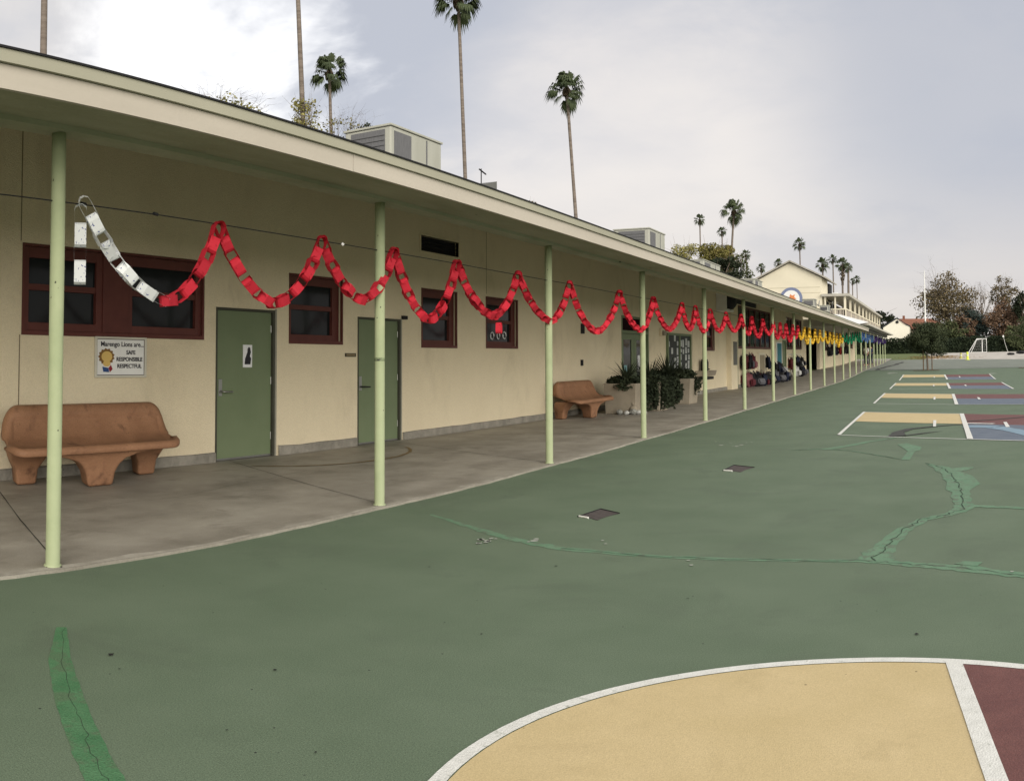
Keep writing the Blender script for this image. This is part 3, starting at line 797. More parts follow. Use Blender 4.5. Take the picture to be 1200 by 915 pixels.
# lower floor wall, windows
h3 = [(a, a + 3.4, gz(a) + 1.35, 3.25) for a in (66.5, 71.0, 75.5, 82.5, 87.5)] + [(57.4, 64.2, -.3, 3.2), (80.2, 81.4, -.3, 2.7)]
wall_sheet(Y1 + .01, YE, -.3, 3.45, h3, W).build('wall', M_stucco, b2)
for a, b, c, d in h3[:5]:
    e = B('window', (W - .1, a, c), (W - .08, b, d), M_glass, b2)
    fr = MB()
    for y in (a, (a + b) / 2 - .04, b - .08): fr.box((W - .09, y, c), (W - .04, y + .08, d))
    fr.box((W - .085, a + .08, c), (W - .045, b - .08, c + .08)); fr.build('frame', M_maroonf, e)
B('door', (W - .1, 80.2, 0), (W - .06, 81.4, 2.7), M_green, b2)
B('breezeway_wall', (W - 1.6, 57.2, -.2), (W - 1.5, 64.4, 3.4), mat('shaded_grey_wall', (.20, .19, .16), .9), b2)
XB = -5.62
bl = MB()
bl.box((XB, YA, 3.60), (XR - .8, 93.5, 3.72)); bl.build('balcony_floor', M_stucco2, b2)
rl = MB()
for i in range(int((93.5 - YA) / .22)): rl.box((XB - .03, YA + .05 + i * .22, 3.78), (XB - .005, YA + .05 + i * .22 + .17, 4.22))
for i in range(7): rl.box((XR - .0 + i * .22 - .0, YA + .02, 3.78), (XR + i * .22 + .17, YA + .04, 4.22))
rl.build('balcony_slats', mat('weathered_slats', (.34, .30, .25), .8, var=.15, scale=6), b2)
B('balcony_rail', (XB - .06, YA, 4.24), (XB + .03, 93.5, 4.32), M_stucco2, b2)
B('balcony_rail', (XR, YA - .02, 4.24), (XB - .07, YA + .05, 4.32), M_stucco2, b2)
for i in range(11):
    y = YA + .02 + i * 3.62
    MB().box((XB - .12, y, 3.72), (XB + .02, y + .12, 5.10)).build('balcony_post', M_stucco2, b2)
for x in (-7.0, -6.35): MB().box((x, YA, 3.72), (x + .1, YA + .1, 5.10)).build('balcony_post', M_stucco2, b2)
MB().box((XB - .25, YA + .2, 5.10), (XR, 93.6, 5.22)).box((XB - .15, YA - .2, 5.11), (XB + .25, 93.7, 5.28)).box((XR, YA - .2, 5.11), (XB - .16, YA + .19, 5.27)).build('balcony_roof', mat('balcony_roof_grey', (.40, .38, .33), .8, var=.1), b2)
B('dark_recess_box', (XR - 1.5, YG + .01, 5.0), (XR + .12, YG + 1.6, 6.2), M_black, b2)  # solid black box, its colour standing in for shade in an open recess
B('roof_duct', (XR - 1.2, YG + 2.6, 5.0), (XR + .4, YG + 3.4, 5.75), M_wpaint, b2, .05)
for i in range(10): B('window', (XR, YA + 1 + i * 3.62, 3.75), (XR + .02, YA + 3.6 + i * 3.62, 4.95), M_black, b2)
lo = MB(); XF2 = -4.1
lo.add([(XF2, Y1 + .1, 3.30), (XF2, 90, 3.30), (XB - .1, 90, 3.62), (XB - .1, Y1 + .1, 3.62), (XF2, Y1 + .1, 3.18), (XF2, 90, 3.18), (W, 90, 3.18), (W, Y1 + .1, 3.18), (W, 90, 3.62), (W, Y1 + .1, 3.62)],
       [(0, 1, 2, 3), (0, 4, 5, 1), (4, 7, 6, 5), (1, 5, 6, 8, 2), (0, 3, 9, 7, 4)])
lo.build('canopy', mat('lower_canopy', (.42, .40, .34), .75, var=.1), b2)
MB().add([(XF + .02, 49, 3.02), (XF + .02, Y1, 3.36), (XB - .3, Y1, 3.9), (XB - .3, 49, 3.6)], [(0, 1, 2, 3)]).build('canopy_flashing', M_roofw, b2)
B('beam', (PX - .08, Y1 + .1, 2.95), (PX + .08, 89.8, 3.178), M_frame, b2)
for y in POSTY:
    if y > Y1: make_post(b2, y, 2.96)
# round emblem on the gable
em = thing('round_emblem', 'round emblem with a blue ring and orange figure on the gable wall', 'emblem', (-9.15, YA - .05, 5.02))
def disc(name, rad, m, dy, parent, pts=None, c=(0, 0)):
    p = pts or [(c[0] + rad * math.cos(a), c[1] + rad * math.sin(a)) for a in [i * 2 * PI / 40 for i in range(40)]]
    mb = MB(); nn = len(p)
    mb.add([(x, dy, z) for x, z in p] + [(x, dy + .02, z) for x, z in p], [tuple(range(nn))] + [tuple(range(2 * nn - 1, nn - 1, -1))] + [(i, i + nn, (i + 1) % nn + nn, (i + 1) % nn) for i in range(nn)])
    return mb.build(name, m, parent)
M_ering = mat('emblem_blue', (.16, .19, .30), .6, var=.1)
disc('ring', .74, M_ering, 0, em)
disc('face', .55, M_wpaint, -.022, em)
disc('orange_shape', .3, mat('emblem_orange', (.62, .22, .08), .6, var=.1), -.044, em,
     [(-.22, .02), (-.1, .12), (-.05, .3), (.08, .2), (.25, .28), (.2, .1), (.34, .0), (.15, -.08), (.1, -.22), (-.05, -.12), (-.2, -.38), (-.26, -.3), (-.16, -.12)])
disc('blue_shape', .2, M_ering, -.046, em, [(-.5, .0), (-.3, .16), (-.2, .1), (-.3, -.02), (-.42, -.1)])
disc('blue_shape', .2, M_ering, -.046, em, [(.1, -.3), (.38, -.2), (.42, -.32), (.2, -.46)])
disc('red_shape', .2, mat('emblem_red', (.5, .05, .04), .6), -.048, em, [(-.25, -.36), (-.08, -.34), (-.1, -.5), (-.24, -.46)])

# ------------------------------------------------------------------ rooftop units
def hvac(x, y, z0, sx, sy, z1, label, grp='air conditioning units on the long roof'):
    t = thing('rooftop_unit', label, 'air conditioner', (x, y, 0), 0, grp)
    b = MB(); b.box((-sx, .0, z0), (0, sy, z1)); b.build('casing', M_hvac, t, bevel=.03)
    f = MB(); f.box((-sx * .86, -.012, z0 + .1), (-sx * .12, .0, z1 - .06)); 
    for i in range(14): f.box((-sx * .86, -.03, z0 + .12 + i * (z1 - z0 - .2) / 14), (-sx * .12, -.012, z0 + .135 + i * (z1 - z0 - .2) / 14))
    f.build('grille', M_grille, t)
    B('grille', (0, sy * .06, z0 + .1), (.012, sy * .38, z1 - .05 * (z1 - z0)), M_grille, t)
    B('lid', (-sx - .03, -.03, z1), (.03, sy + .03, z1 + .05), M_hvac, t, .01)
    B('curb', (-sx + .1, .1, 4.2), (-.1, sy - .1, z0), M_metal, t)
    B('seam', (.0, sy * .68, z0 + .05), (.012, sy * .70, z1 - .05), M_grille, t)
    MB().tube([(.02, sy * .8, z0 + .2), (.12, sy * .9, z0 + .1), (.15, sy * 1.1, 4.5)], .03, 6).build('conduit', M_metal, t)
    return t
hvac(-11, 15.85, 4.65, 1.25, 2.1, 6.42, 'largest cream rooftop unit with two dark grilles, nearest the camera above the second post')
hvac(-11, 33.55, 4.65, 1.5, 2.1, 6.45, 'cream rooftop unit with a dark louvred front standing left of the bushy trees')
hvac(-11, 42.0, 4.6, 1.6, 3.4, 6.05, 'low pale rooftop unit in front of the dark shrubbery')
hvac(-9.2, 45.6, 4.35, 1.0, 2.0, 5.35, 'small pale rooftop unit just left of the gable wall')
hvac(-6.75, 50.5, 4.1, .7, 1.0, 4.52, 'small grey rooftop unit under the round emblem')
hvac(-6.1, 51.6, 3.85, .5, 1.0, 4.20, 'lowest grey rooftop unit beside the balcony corner')
rv = thing('roof_hatch', 'dark wedge shaped roof vent with small antenna beside the tall palm', 'roof vent', (-11, 18.9, 4.55))
MB().add([(-.4, 0, 0), (.4, 0, 0), (.4, 1.1, 0), (-.4, 1.1, 0), (-.4, 1.1, 1.30), (.4, 1.1, 1.30), (-.4, 0, 1.0), (.4, 0, 1.0)], [(0, 3, 2, 1), (6, 7, 5, 4), (0, 1, 7, 6), (3, 4, 5, 2), (1, 2, 5, 7), (0, 6, 4, 3)]).build('hood', M_grey, rv)
MB().tube([(0, 1.0, 1.2), (0, 1.0, 1.65)], .015, 5).tube([(0, .9, 1.62), (0, 1.25, 1.55)], .02, 5).build('antenna', M_black, rv)

# ------------------------------------------------------------------ benches
def make_bench(y, label):
    t = thing('terracotta_bench', label, 'bench', (W + .08, y, .024), 0, 'moulded clay benches against the wall')
    Lh = 1.08; SH = .40
    P0 = [(.86, .372), (.872, .390), (.855, .402), (.80, .392), (.70, .378), (.60, .376), (.50, .392), (.42, .430), (.36, .49), (.315, .55), (.28, .62), (.25, .69), (.225, .742), (.205, .768), (.175, .778), (.15, .76)]
    P = []
    for (xa, za), (xb, zb) in zip(P0, P0[1:]): P += [(xa, za), ((xa + xb) / 2, (za + zb) / 2)]
    P.append(P0[-1]); n = len(P); m = 72; vs = []
    sm = lambda a, b, x: (lambda t: t * t * (3 - 2 * t))(max(0, min(1, (x - a) / (b - a))))
    for j in range(m + 1):
        s = -1 + 2 * j / m
        s = math.copysign(1 - (1 - abs(s)) ** 1.25, s) if abs(s) < 1 else s
        e = abs(s)
        for i, (dx, z) in enumerate(P):
            u = i / (n - 1); xx, zz = dx, z; hl = Lh
            k = max(0, (e - .84) / .16); rd = 1 - math.sqrt(max(0, 1 - min(1, k) ** 2.2))
            if u > .38: zz = z - (z - .44) * rd * .80; hl *= 1 - .035 * (u - .38) / .62
            else:
                xx = dx - (dx - .52) * rd * .85; zz = z + .025 * sm(.9, 1, e)
            # raised rim round the back, with the panel set in
            d_edge = min((1 - e) * Lh - .01, max(0, (.757 - z)) * .85)
            if u > .42: xx -= .040 * sm(.05, .07, d_edge) * sm(.42, .5, u)
            # shallow slot where back meets seat
            sl_ = sm(-.25, -.1, s) * (1 - sm(.45, .6, s)); 
            if .28 < u < .46: zz -= .022 * sl_ * math.sin((u - .28) / .18 * PI)
            vs.append((xx, s * hl - SH * (xx - .3), zz))
    fs = [(j * n + i, j * n + i + 1, (j + 1) * n + i + 1, (j + 1) * n + i) for j in range(m) for i in range(n - 1)]
    o = MB().add(vs, fs, True).build('seat_shell', M_terra, t)
    sd = o.modifiers.new('solid', 'SOLIDIFY'); sd.thickness = .035; sd.offset = -1
    def leg(pts):
        # rings of (z, x0, x1, y0, y1), rounded by subdivision
        mb = MB(); vs = []
        for z, x0, x1, y0, y1 in pts: vs += [(px_, py_ - SH * (px_ - .3), z) for px_, py_ in ((x0, y0), (x1, y0), (x1, y1), (x0, y1))]
        k = len(pts)
        mb.add(vs, [(i * 4 + a, i * 4 + (a + 1) % 4, (i + 1) * 4 + (a + 1) % 4, (i + 1) * 4 + a) for i in range(k - 1) for a in range(4)] + [(3, 2, 1, 0), (4 * k - 4, 4 * k - 3, 4 * k - 2, 4 * k - 1)], True)
        o = mb.build('leg', M_terra, t)
        b = o.modifiers.new('b', 'BEVEL'); b.width = .035; b.segments = 3
        return o
    leg([(0, .52, .78, -.16, .16), (.14, .50, .79, -.19, .19), (.22, .47, .81, -.24, .24), (.28, .44, .82, -.33, .33), (.325, .40, .835, -.50, .50), (.362, .36, .85, -.88, .88)])
    for s in (-1, 1):
        a, b = sorted((s * .68, s * .92)); c, d_ = sorted((s * .58, s * 1.0))
        leg([(0, .10, .34, a, b), (.16, .10, .36, a - .02, b + .02), (.28, .12, .44, c, d_), (.38, .16, .56, c - .04, d_ + .02)])
    return t
bn = make_bench(5.74, 'near terracotta bench below the lion sign')
bn2 = copy_tree(bn); bn2.location = (W + .08, 18.75, .024)
tag(bn2, 'far terracotta bench next to the planters by the double doors', 'bench', 'moulded clay benches against the wall')

# ------------------------------------------------------------------ sign, notices and fittings on the wall
def text_mesh(s, size, m, parent, loc, name='lettering', align='LEFT', bold=0.0):
    cu = bpy.data.curves.new(name, 'FONT'); cu.body = s; cu.size = size; cu.extrude = .0015; cu.align_x = align; cu.offset = bold
    to = bpy.data.objects.new('tmp', cu); C.objects.link(to)
    dg = bpy.context.evaluated_depsgraph_get()
    me = bpy.data.meshes.new_from_object(to.evaluated_get(dg)); bpy.data.objects.remove(to)
    me.materials.clear(); me.materials.append(m)
    o = bpy.data.objects.new(name, me); C.objects.link(o); o.parent = parent
    o.rotation_euler = (PI / 2, 0, PI / 2); o.location = loc
    return o
sg = thing('wall_sign', 'white framed lion sign reading safe, responsible, respectful above the near bench', 'sign', (W, 6.1, 1.14))
B('board', (.004, 0, 0), (.016, .70, .42), M_wpaint, sg)
fr = MB()
for q in (((.004, -.03, -.025), (.028, .73, -.001)), ((.004, -.03, .421), (.028, .73, .445)), ((.004, -.03, -.001), (.028, -.001, .421)), ((.004, .701, -.001), (.028, .73, .421))): fr.box(*q)
fr.build('frame', mat('sign_frame', (.55, .53, .45), .5, var=.08), sg, bevel=.003)
MB().box((.0165, .0, .0), (.018, .70, .006)).box((.0165, 0, .414), (.018, .7, .42)).box((.0165, 0, .006), (.018, .006, .414)).box((.0165, .694, .006), (.018, .7, .414)).build('inner_border', M_text, sg)
text_mesh('Marengo Lions are...', .078, M_text, sg, (.0185, .05, .335), bold=.0012)
text_mesh('SAFE', .066, M_text, sg, (.0185, .495, .245), align='CENTER', bold=.0016)
text_mesh('RESPONSIBLE', .066, M_text, sg, (.0185, .475, .165), align='CENTER', bold=.0016)
text_mesh('RESPECTFUL', .066, M_text, sg, (.0185, .475, .085), align='CENTER', bold=.0016)
def blob(y, z, ry, rz_, m, x, name, jag=0.0, n=26, a0=0):
    mb = MB(); q = random.Random(int(y * 1000 + z * 100))
    p = [(x, y + ry * math.cos(a0 + i * 2 * PI / n) * (1 + (jag if i % 2 else -jag)), z + rz_ * math.sin(a0 + i * 2 * PI / n) * (1 + (jag if i % 2 else -jag))) for i in range(n)]
    mb.add(p, [tuple(range(n))]); return mb.build(name, m, sg)
M_mane = mat('sign_brown', (.20, .105, .03), .6, var=.2); M_tan = mat('sign_tan', (.62, .43, .14), .6, var=.1)
blob(.135, .215, .112, .092, M_mane, .0185, 'round_brown_shape', .09)
blob(.14, .215, .078, .062, M_tan, .0200, 'round_tan_shape')
blob(.14, .135, .055, .035, M_tan, .0192, 'tan_shape')
MB().quad((.0205, .075, .10), (.0205, .165, .085), (.0205, .175, .035), (.0205, .09, .04)).build('blue_shape', mat('sign_blue', (.03, .07, .20), .6), sg)
MB().quad((.0206, .165, .085), (.0206, .20, .12), (.0206, .225, .07), (.0206, .185, .035)).build('red_shape', mat('sign_red', (.25, .02, .03), .6), sg)

po = thing('door_poster', 'small white poster with a dark figure taped to the first green door', 'poster', (W - .029, 8.53, 1.23))
B('sheet', (0, 0, 0), (.004, .175, .30), M_paper, po)
MB().add([(.0055, y, z) for y, z in ((.03, .04), (.14, .04), (.155, .12), (.13, .15), (.15, .2), (.135, .26), (.11, .275), (.085, .25), (.08, .2), (.06, .16), (.04, .12))], [tuple(range(11))]).build('dark_shape', M_text, po)
dp = thing('door_plaque', 'small dark plaque with gold characters beside the second green door', 'plaque', (W, 10.70, 1.38))
B('plate', (0, 0, 0), (.012, .27, .055), mat('plaque_brown', (.05, .04, .022), .5), dp, .003)
pm = MB()
for i in range(9): pm.box((.012, .03 + i * .024, .015), (.0135, .03 + i * .024 + .016, .042))
pm.build('raised_marks', mat('plaque_gold', (.28, .22, .12), .5), dp)
nb = thing('notice_board', 'glazed green framed notice board covered in white papers right of the double doors', 'notice board', (W, 26.85, .92))
B('backing', (0, 0, 0), (.03, 2.6, 1.13), mat('board_dark', (.04, .045, .045), .7), nb)
fr = MB()
for q in (((0, -.07, -.07), (.08, 2.67, 0)), ((0, -.07, 1.13), (.08, 2.67, 1.2)), ((0, -.07, 0), (.08, 0, 1.13)), ((0, 2.6, 0), (.08, 2.67, 1.13)), ((.03, 1.27, 0), (.075, 1.33, 1.13))): fr.box(*q)
fr.build('frame', M_green, nb)
q_ = random.Random(4)
for cx in (.06, .38, .70, 1.0, 1.38, 1.70, 2.02, 2.32):
    z = .05
    while z < .95:
        h = q_.uniform(.18, .3)
        if q_.random() < .72: B('paper', (.031, cx + q_.uniform(-.02, .06), z), (.034, cx + q_.uniform(.16, .24), z + h - q_.uniform(.03, .10)), mat('notice_paper', (.42, .44, .43), .8, var=.25, scale=6), nb)
        z += h
wl = thing('wall_lamp', 'small unlit box lamp on the wall left of the notice board', 'wall lamp', (W, 26.1, 2.0))
B('bracket', (0, 0, 0), (.08, .3, .25), M_stucco, wl, .01); B('lens', (.08, .04, .02), (.16, .26, .16), M_planter, wl, .02)
df = thing('drinking_fountain', 'pale wall mounted drinking basin right of the notice board', 'drinking fountain', (W, 30.15, .53))
MB().add([(0, 0, 0.12), (.42, .1, .15), (.42, 1.3, .15), (0, 1.4, .12), (0, 0, .33), (.47, .06, .33), (.47, 1.34, .33), (0, 1.4, .33)], [(0, 3, 2, 1), (4, 5, 6, 7), (0, 1, 5, 4), (1, 2, 6, 5), (2, 3, 7, 6), (3, 0, 4, 7)]).build('basin', M_planter, df, bevel=.02)
MB().box((.05, .2, .02), (.38, 1.2, .12)).build('drain_housing', M_black, df)
MB().tube([(.1, 1.15, .33), (.1, 1.15, .42), (.18, 1.15, .44)], .015, 6).build('spout', M_metal, df)
bo = thing('black_bottle', 'black cylindrical dispenser standing on the drinking basin', 'dispenser', (W + .2, 30.75, .862))
MB().lathe([(0, 0), (.14, 0), (.145, .02), (.145, .30), (.12, .36), (.12, .40), (0, .41)], 16).build('body', M_black, bo)
MB().tube([(.13, 0, .06), (.19, 0, .05)], .02, 6).build('tap', M_black, bo)
wn = thing('wall_notice', 'faded white sheets pinned above the drinking basin', 'notice', (W, 31.15, .95))
B('sheet', (0, 0, 0), (.005, .45, .28), mat('faded_paper', (.36, .37, .37), .8), wn); B('sheet', (0, .08, .31), (.005, .5, .55), mat('faded_paper', (.36, .37, .37), .8), wn)
fn = thing('wall_fan', 'large black drum fan in a white square bracket high on the wall', 'fan', (W, 33.35, 3.1))
f_ = MB(); f_.box((0, 0, 0), (.42, .05, 1.0)); f_.box((0, .05, 0), (.42, 1.25, .09)); f_.box((0, .05, .95), (.40, 1.25, 1.0)); f_.build('bracket', M_wpaint, fn, bevel=.01)
d_ = MB(); d_.lathe([(0, .0), (.46, .0), (.47, .25), (.44, .5), (.30, .62), (0, .62)], 28)
o_ = d_.build('drum', M_black, fn); o_.rotation_euler = (0, PI / 2, 0); o_.location = (.02, .62, .52)
rg = MB(); rg.tube([(.55 + .0, .62 + .36 * math.cos(a), .52 + .36 * math.sin(a)) for a in [i * 2 * PI / 28 for i in range(29)]], .02, 6); rg.build('rim', M_metal, fn)
tb = thing('teal_board', 'teal panel on the wall between the two rows of tall windows', 'board', (W, 46.3, gz(46) + .8))
B('panel', (0, .06, .06), (.04, 1.5, 1.2), M_teal, tb); fr = MB()
for q in (((0, 0, 0), (.06, 1.56, .06)), ((0, 0, 1.2), (.06, 1.56, 1.26)), ((0, 0, .06), (.06, .06, 1.2)), ((0, 1.5, .06), (.06, 1.56, 1.2))): fr.box(*q)
fr.build('frame', M_paper, tb)
cb = thing('wall_cabinet', 'tan cabinet door set in the wall among the backpacks', 'cabinet', (W, 41.1, .1))
B('body', (0, 0, 0), (.12, 1.5, 1.4), M_stucco2, cb); B('door', (.12, .2, .1), (.14, 1.3, 1.3), mat('tan_door', (.26, .22, .15), .7), cb)

# ------------------------------------------------------------------ planters and plants
def planter(x, y, s, h, label):
    t = thing('planter_box', label, 'planter', (x, y, .024), 0, 'square concrete planters by the double doors')
    mb = MB(); a, b = s / 2, s / 2 * .90
    mb.add([(-b, -b, 0), (b, -b, 0), (b, b, 0), (-b, b, 0), (-a, -a, h), (a, -a, h), (a, a, h), (-a, a, h), (-a + .06, -a + .06, h), (a - .06, -a + .06, h), (a - .06, a - .06, h), (-a + .06, a - .06, h), (-a + .06, -a + .06, h - .08), (a - .06, -a + .06, h - .08), (a - .06, a - .06, h - .08), (-a + .06, a - .06, h - .08)],
           [(0, 3, 2, 1), (0, 1, 5, 4), (1, 2, 6, 5), (2, 3, 7, 6), (3, 0, 4, 7), (4, 5, 9, 8), (5, 6, 10, 9), (6, 7, 11, 10), (7, 4, 8, 11), (8, 9, 13, 12), (9, 10, 14, 13), (10, 11, 15, 14), (11, 8, 12, 15)])
    mb.build('box', M_planter, t, bevel=.012)
    MB().quad((-a + .05, -a + .05, h - .06), (a - .05, -a + .05, h - .06), (a - .05, a - .05, h - .06), (-a + .05, a - .05, h - .06)).build('soil', M_bark, t)
    return t
planter(-7.28, 20.25, .82, .72, 'pale planter box nearest the far bench with white stones at its foot')
planter(-7.05, 21.45, .80, .72, 'planter box half hidden by ivy in front of the double doors')
planter(-7.25, 24.75, .92, .72, 'planter box on the far side of the double doors, right of the dark bush')
def leaf_cloud(mb, c, rad, n, size, r, flat=1.0, shell=.0):
    for _ in range(n):
        d = Vector((r.gauss(0, 1), r.gauss(0, 1), r.gauss(0, 1))).normalized() * (r.random() ** .4 if not shell else r.uniform(shell, 1))
        p = Vector((c[0] + d.x * rad[0], c[1] + d.y * rad[1], c[2] + d.z * rad[2]))
        s = size * r.uniform(.5, 1.3)
        u = Vector((r.gauss(0, 1), r.gauss(0, 1), r.gauss(0, .7))).normalized(); v = u.cross(Vector((r.gauss(0, 1), r.gauss(0, 1), r.gauss(0, 1)))).normalized()
        a = p - u * s * .5; b = p + u * s * .5; v = v * s * .35 * flat
        mb.add([a, p + v, b, p - v], [(0, 1, 2, 3)])
def spikes(mb, c, n, ln, wd, r, up=.6, droop=.3):
    for _ in range(n):
        an = r.uniform(0, 2 * PI); d = Vector((math.cos(an), math.sin(an), 0)); l = ln * r.uniform(.6, 1.1); e = r.uniform(up - .3, up + .5)
        side = Vector((-d.y, d.x, 0)) * wd
        pts = [Vector(c) + d * l * t * math.cos(e) + Vector((0, 0, l * (t * math.sin(e) - droop * t * t))) for t in (0, .35, .7, 1)]
        mb.add([pts[0] - side, pts[0] + side, pts[1] + side, pts[1] - side, pts[2] + side * .7, pts[2] - side * .7, pts[3]], [(0, 1, 2, 3), (3, 2, 4, 5), (5, 4, 6)])
def plant(x, y, z, label, blobs, sp, trail=(), m=None, seed=1):
    t = thing('potted_plant', label, 'plant', (x, y, z), 0, 'dark leafy plants by the double doors')
    r = random.Random(seed); mb = MB()
    for c, rad, n, s in blobs: leaf_cloud(mb, c, rad, n, s, r)
    for c, n, ln in trail:
        for _ in range(n):
            px, py = c[0] + r.uniform(-.12, .12), c[1] + r.uniform(-.12, .12)
            ll = ln * r.uniform(.4, 1)
            for k in range(int(ll / .03)): leaf_cloud(mb, (px + r.uniform(-.03, .03), py + r.uniform(-.03, .03), c[2] - k * .03), (.03, .03, .03), 2, .075, r)
    mb.build('foliage', m or M_dark, t)
    mb = MB()
    for c, n, ln in sp: spikes(mb, c, n, ln, .016, r, .8, .25)
    mb.build('long_leaves', M_dark, t)
    return t
plant(-7.28, 20.25, .70, 'creeping leafy plant with two red spikes in the pale planter near the far bench',
      [((0, 0, .08), (.46, .46, .15), 900, .10), ((.1, -.35, -.02), (.3, .12, .10), 200, .09)], [((0, .1, .05), 40, .85), ((.1, -.2, .1), 20, .6)], [((.1, -.44, .04), 8, .25), ((.42, .1, .04), 10, .35), ((.42, .35, .04), 14, .75)], seed=2)
plant(-7.05, 21.45, .70, 'trailing ivy hanging to the floor over the half hidden planter',
      [((0, 0, .08), (.45, .45, .18), 700, .10)], [((0, 0, .05), 60, .95)], [((.44, -.30, .05), 34, .74), ((.44, .15, .05), 30, .72), ((-.1, -.46, .05), 30, .74), ((.25, -.46, .05), 26, .74)], seed=3)
plant(-7.1, 23.1, .03, 'big dark bush with spiky top standing on the floor between the planters',
      [((0, 0, .40), (.42, .58, .42), 2600, .10), ((-.1, .1, .78), (.36, .42, .26), 900, .09)], [((0, 0, .75), 90, .95), ((.1, -.3, .6), 30, .6), ((0, .4, .6), 24, .6)], seed=4)
plant(-7.25, 24.75, .70, 'leafy plant spilling over the right hand planter box',
      [((0, 0, .12), (.52, .52, .2), 1100, .11)], [((0, 0, .05), 40, .7)], [((.49, .1, .05), 16, .5), ((.1, -.5, .05), 12, .35)], seed=5)
rs = random.Random(12)
for i, (x, y, s) in enumerate([(-7.22, 19.70, .085), (-7.05, 19.68, .07), (-6.92, 19.78, .10), (-6.80, 19.85, .075), (-6.70, 19.98, .06)]):
    bm = bmesh.new(); bmesh.ops.create_icosphere(bm, subdivisions=2, radius=s)
    for v in bm.verts: v.co *= 1 + .22 * noise.noise(v.co * 14 + Vector((i, 0, 0))); v.co.z *= .75
    me = bpy.data.meshes.new('painted_stone'); bm.to_mesh(me); bm.free(); me.materials.append(mat('stone_pale', (.40, .40, .38), .8, var=.3, scale=20) if i % 2 else mat('stone_grey', (.22, .22, .20), .8, var=.3, scale=20))
    o = bpy.data.objects.new('painted_stone', me); C.objects.link(o); o.location = (x, y, .024 + s * .68)
    tag(o, ['grey stone at the left foot of the pale planter', 'small white stone second from the left at the planter foot', 'largest grey stone in the middle at the planter foot', 'small white stone fourth along the planter foot', 'tiny grey stone at the right end of the planter foot'][i], 'stone', 'stones at the foot of the planter')
gs = thing('garden_statue', 'small pale frog shaped garden statue among the stones by the planter', 'statue', (-6.96, 19.92, .024))
MB().lathe([(0, 0), (.10, .0), (.12, .05), (.10, .14), (.07, .20), (0, .2)], 14).build('body', M_planter, gs)
MB().lathe([(0, .19), (.055, .2), (.07, .25), (.05, .30), (0, .31)], 12).build('head', M_planter, gs)

# drain covers in the court
def drain(pts, label, seed):
    cx = sum(p[0] for p in pts) / 4; cy = sum(p[1] for p in pts) / 4
    t = thing('drain_cover', label, 'drain cover', (cx, cy, 0), 0, 'sunken metal covers in the court')
    L_ = [(p[0] - cx, p[1] - cy) for p in pts]
    O_ = []
    for i in range(4):
        a_, b_ = L_[i], L_[(i + 1) % 4]
        for k_ in range(6):
            u_ = k_ / 6; f_ = .16 * math.sin(u_ * PI) if i in (0, 3) else 0.0
            O_.append(((a_[0] + (b_[0] - a_[0]) * u_) * (1 - f_), (a_[1] + (b_[1] - a_[1]) * u_) * (1 - f_)))
    MB().add([(x, y, .0035) for x, y in O_], [tuple(range(24))]).build('plate', mat('rusty_plate', (.055, .045, .042), .8, col2=(.10, .085, .08), scale=14, bump=.4, bscale=60), t)
    rm = MB()
    for i, hh in ((1, .018), (2, .008)):
        a, b = Vector((*L_[i], 0)), Vector((*L_[(i + 1) % 4], 0))
        rm.tube([a + Vector((0, 0, .006)), b + Vector((0, 0, .006))], .005, 5)
    rm.build('rim', M_black, t)
    hi = MB(); a, b = Vector((*L_[3], .008)), Vector((*L_[0], .008)); hi.tube([a * .93 + b * .0, a * .93 * .5 + b * .93 * .5], .010, 5)
    hi.build('bright_edge', M_white, t)
    return t
p_ = [PG(x, y) for x, y in ((700, 610), (726, 602), (704, 597), (677, 606))]
drain(p_, 'near sunken metal cover with a pale chipped edge', 1)
p_ = [PG(x, y) for x, y in ((868, 553.5), (884, 548), (860, 545.5), (847, 552))]
drain(p_, 'far sunken metal cover closer to the painted courts', 2)

# ------------------------------------------------------------------ wire and paper chains
WZ = lambda y: 2.355 + (0 if y < 44 else min(.42, (y - 44) * .03))
wy = [-12 + i * 1.0 for i in range(100)]
wr = MB(); wr.tube([(PX, y, WZ(y) + (.0 if y > 3.2 else .0) - .006 * math.sin((y % 3.8) / 3.8 * PI)) for y in wy if y < 87.5], .0045, 5)
wire = wr.build('wire', M_black)
tag(wire, 'thin dark wire strung from post to post carrying the paper chains', 'wire')
for i, y in enumerate((4.0, 2.9, 5.98)):
    pass
kb = MB()
for y in (3.40, 4.02): MB().tube([(PX, y - .02, 2.36), (PX, y + .02, 2.355)], .012, 6).build('clip', M_black, wire)
MB().lathe([(0, -.018), (.018, 0), (0, .018)], 10, (PX + .008, 6.13, 2.35)).build('bead', M_wpaint, wire)

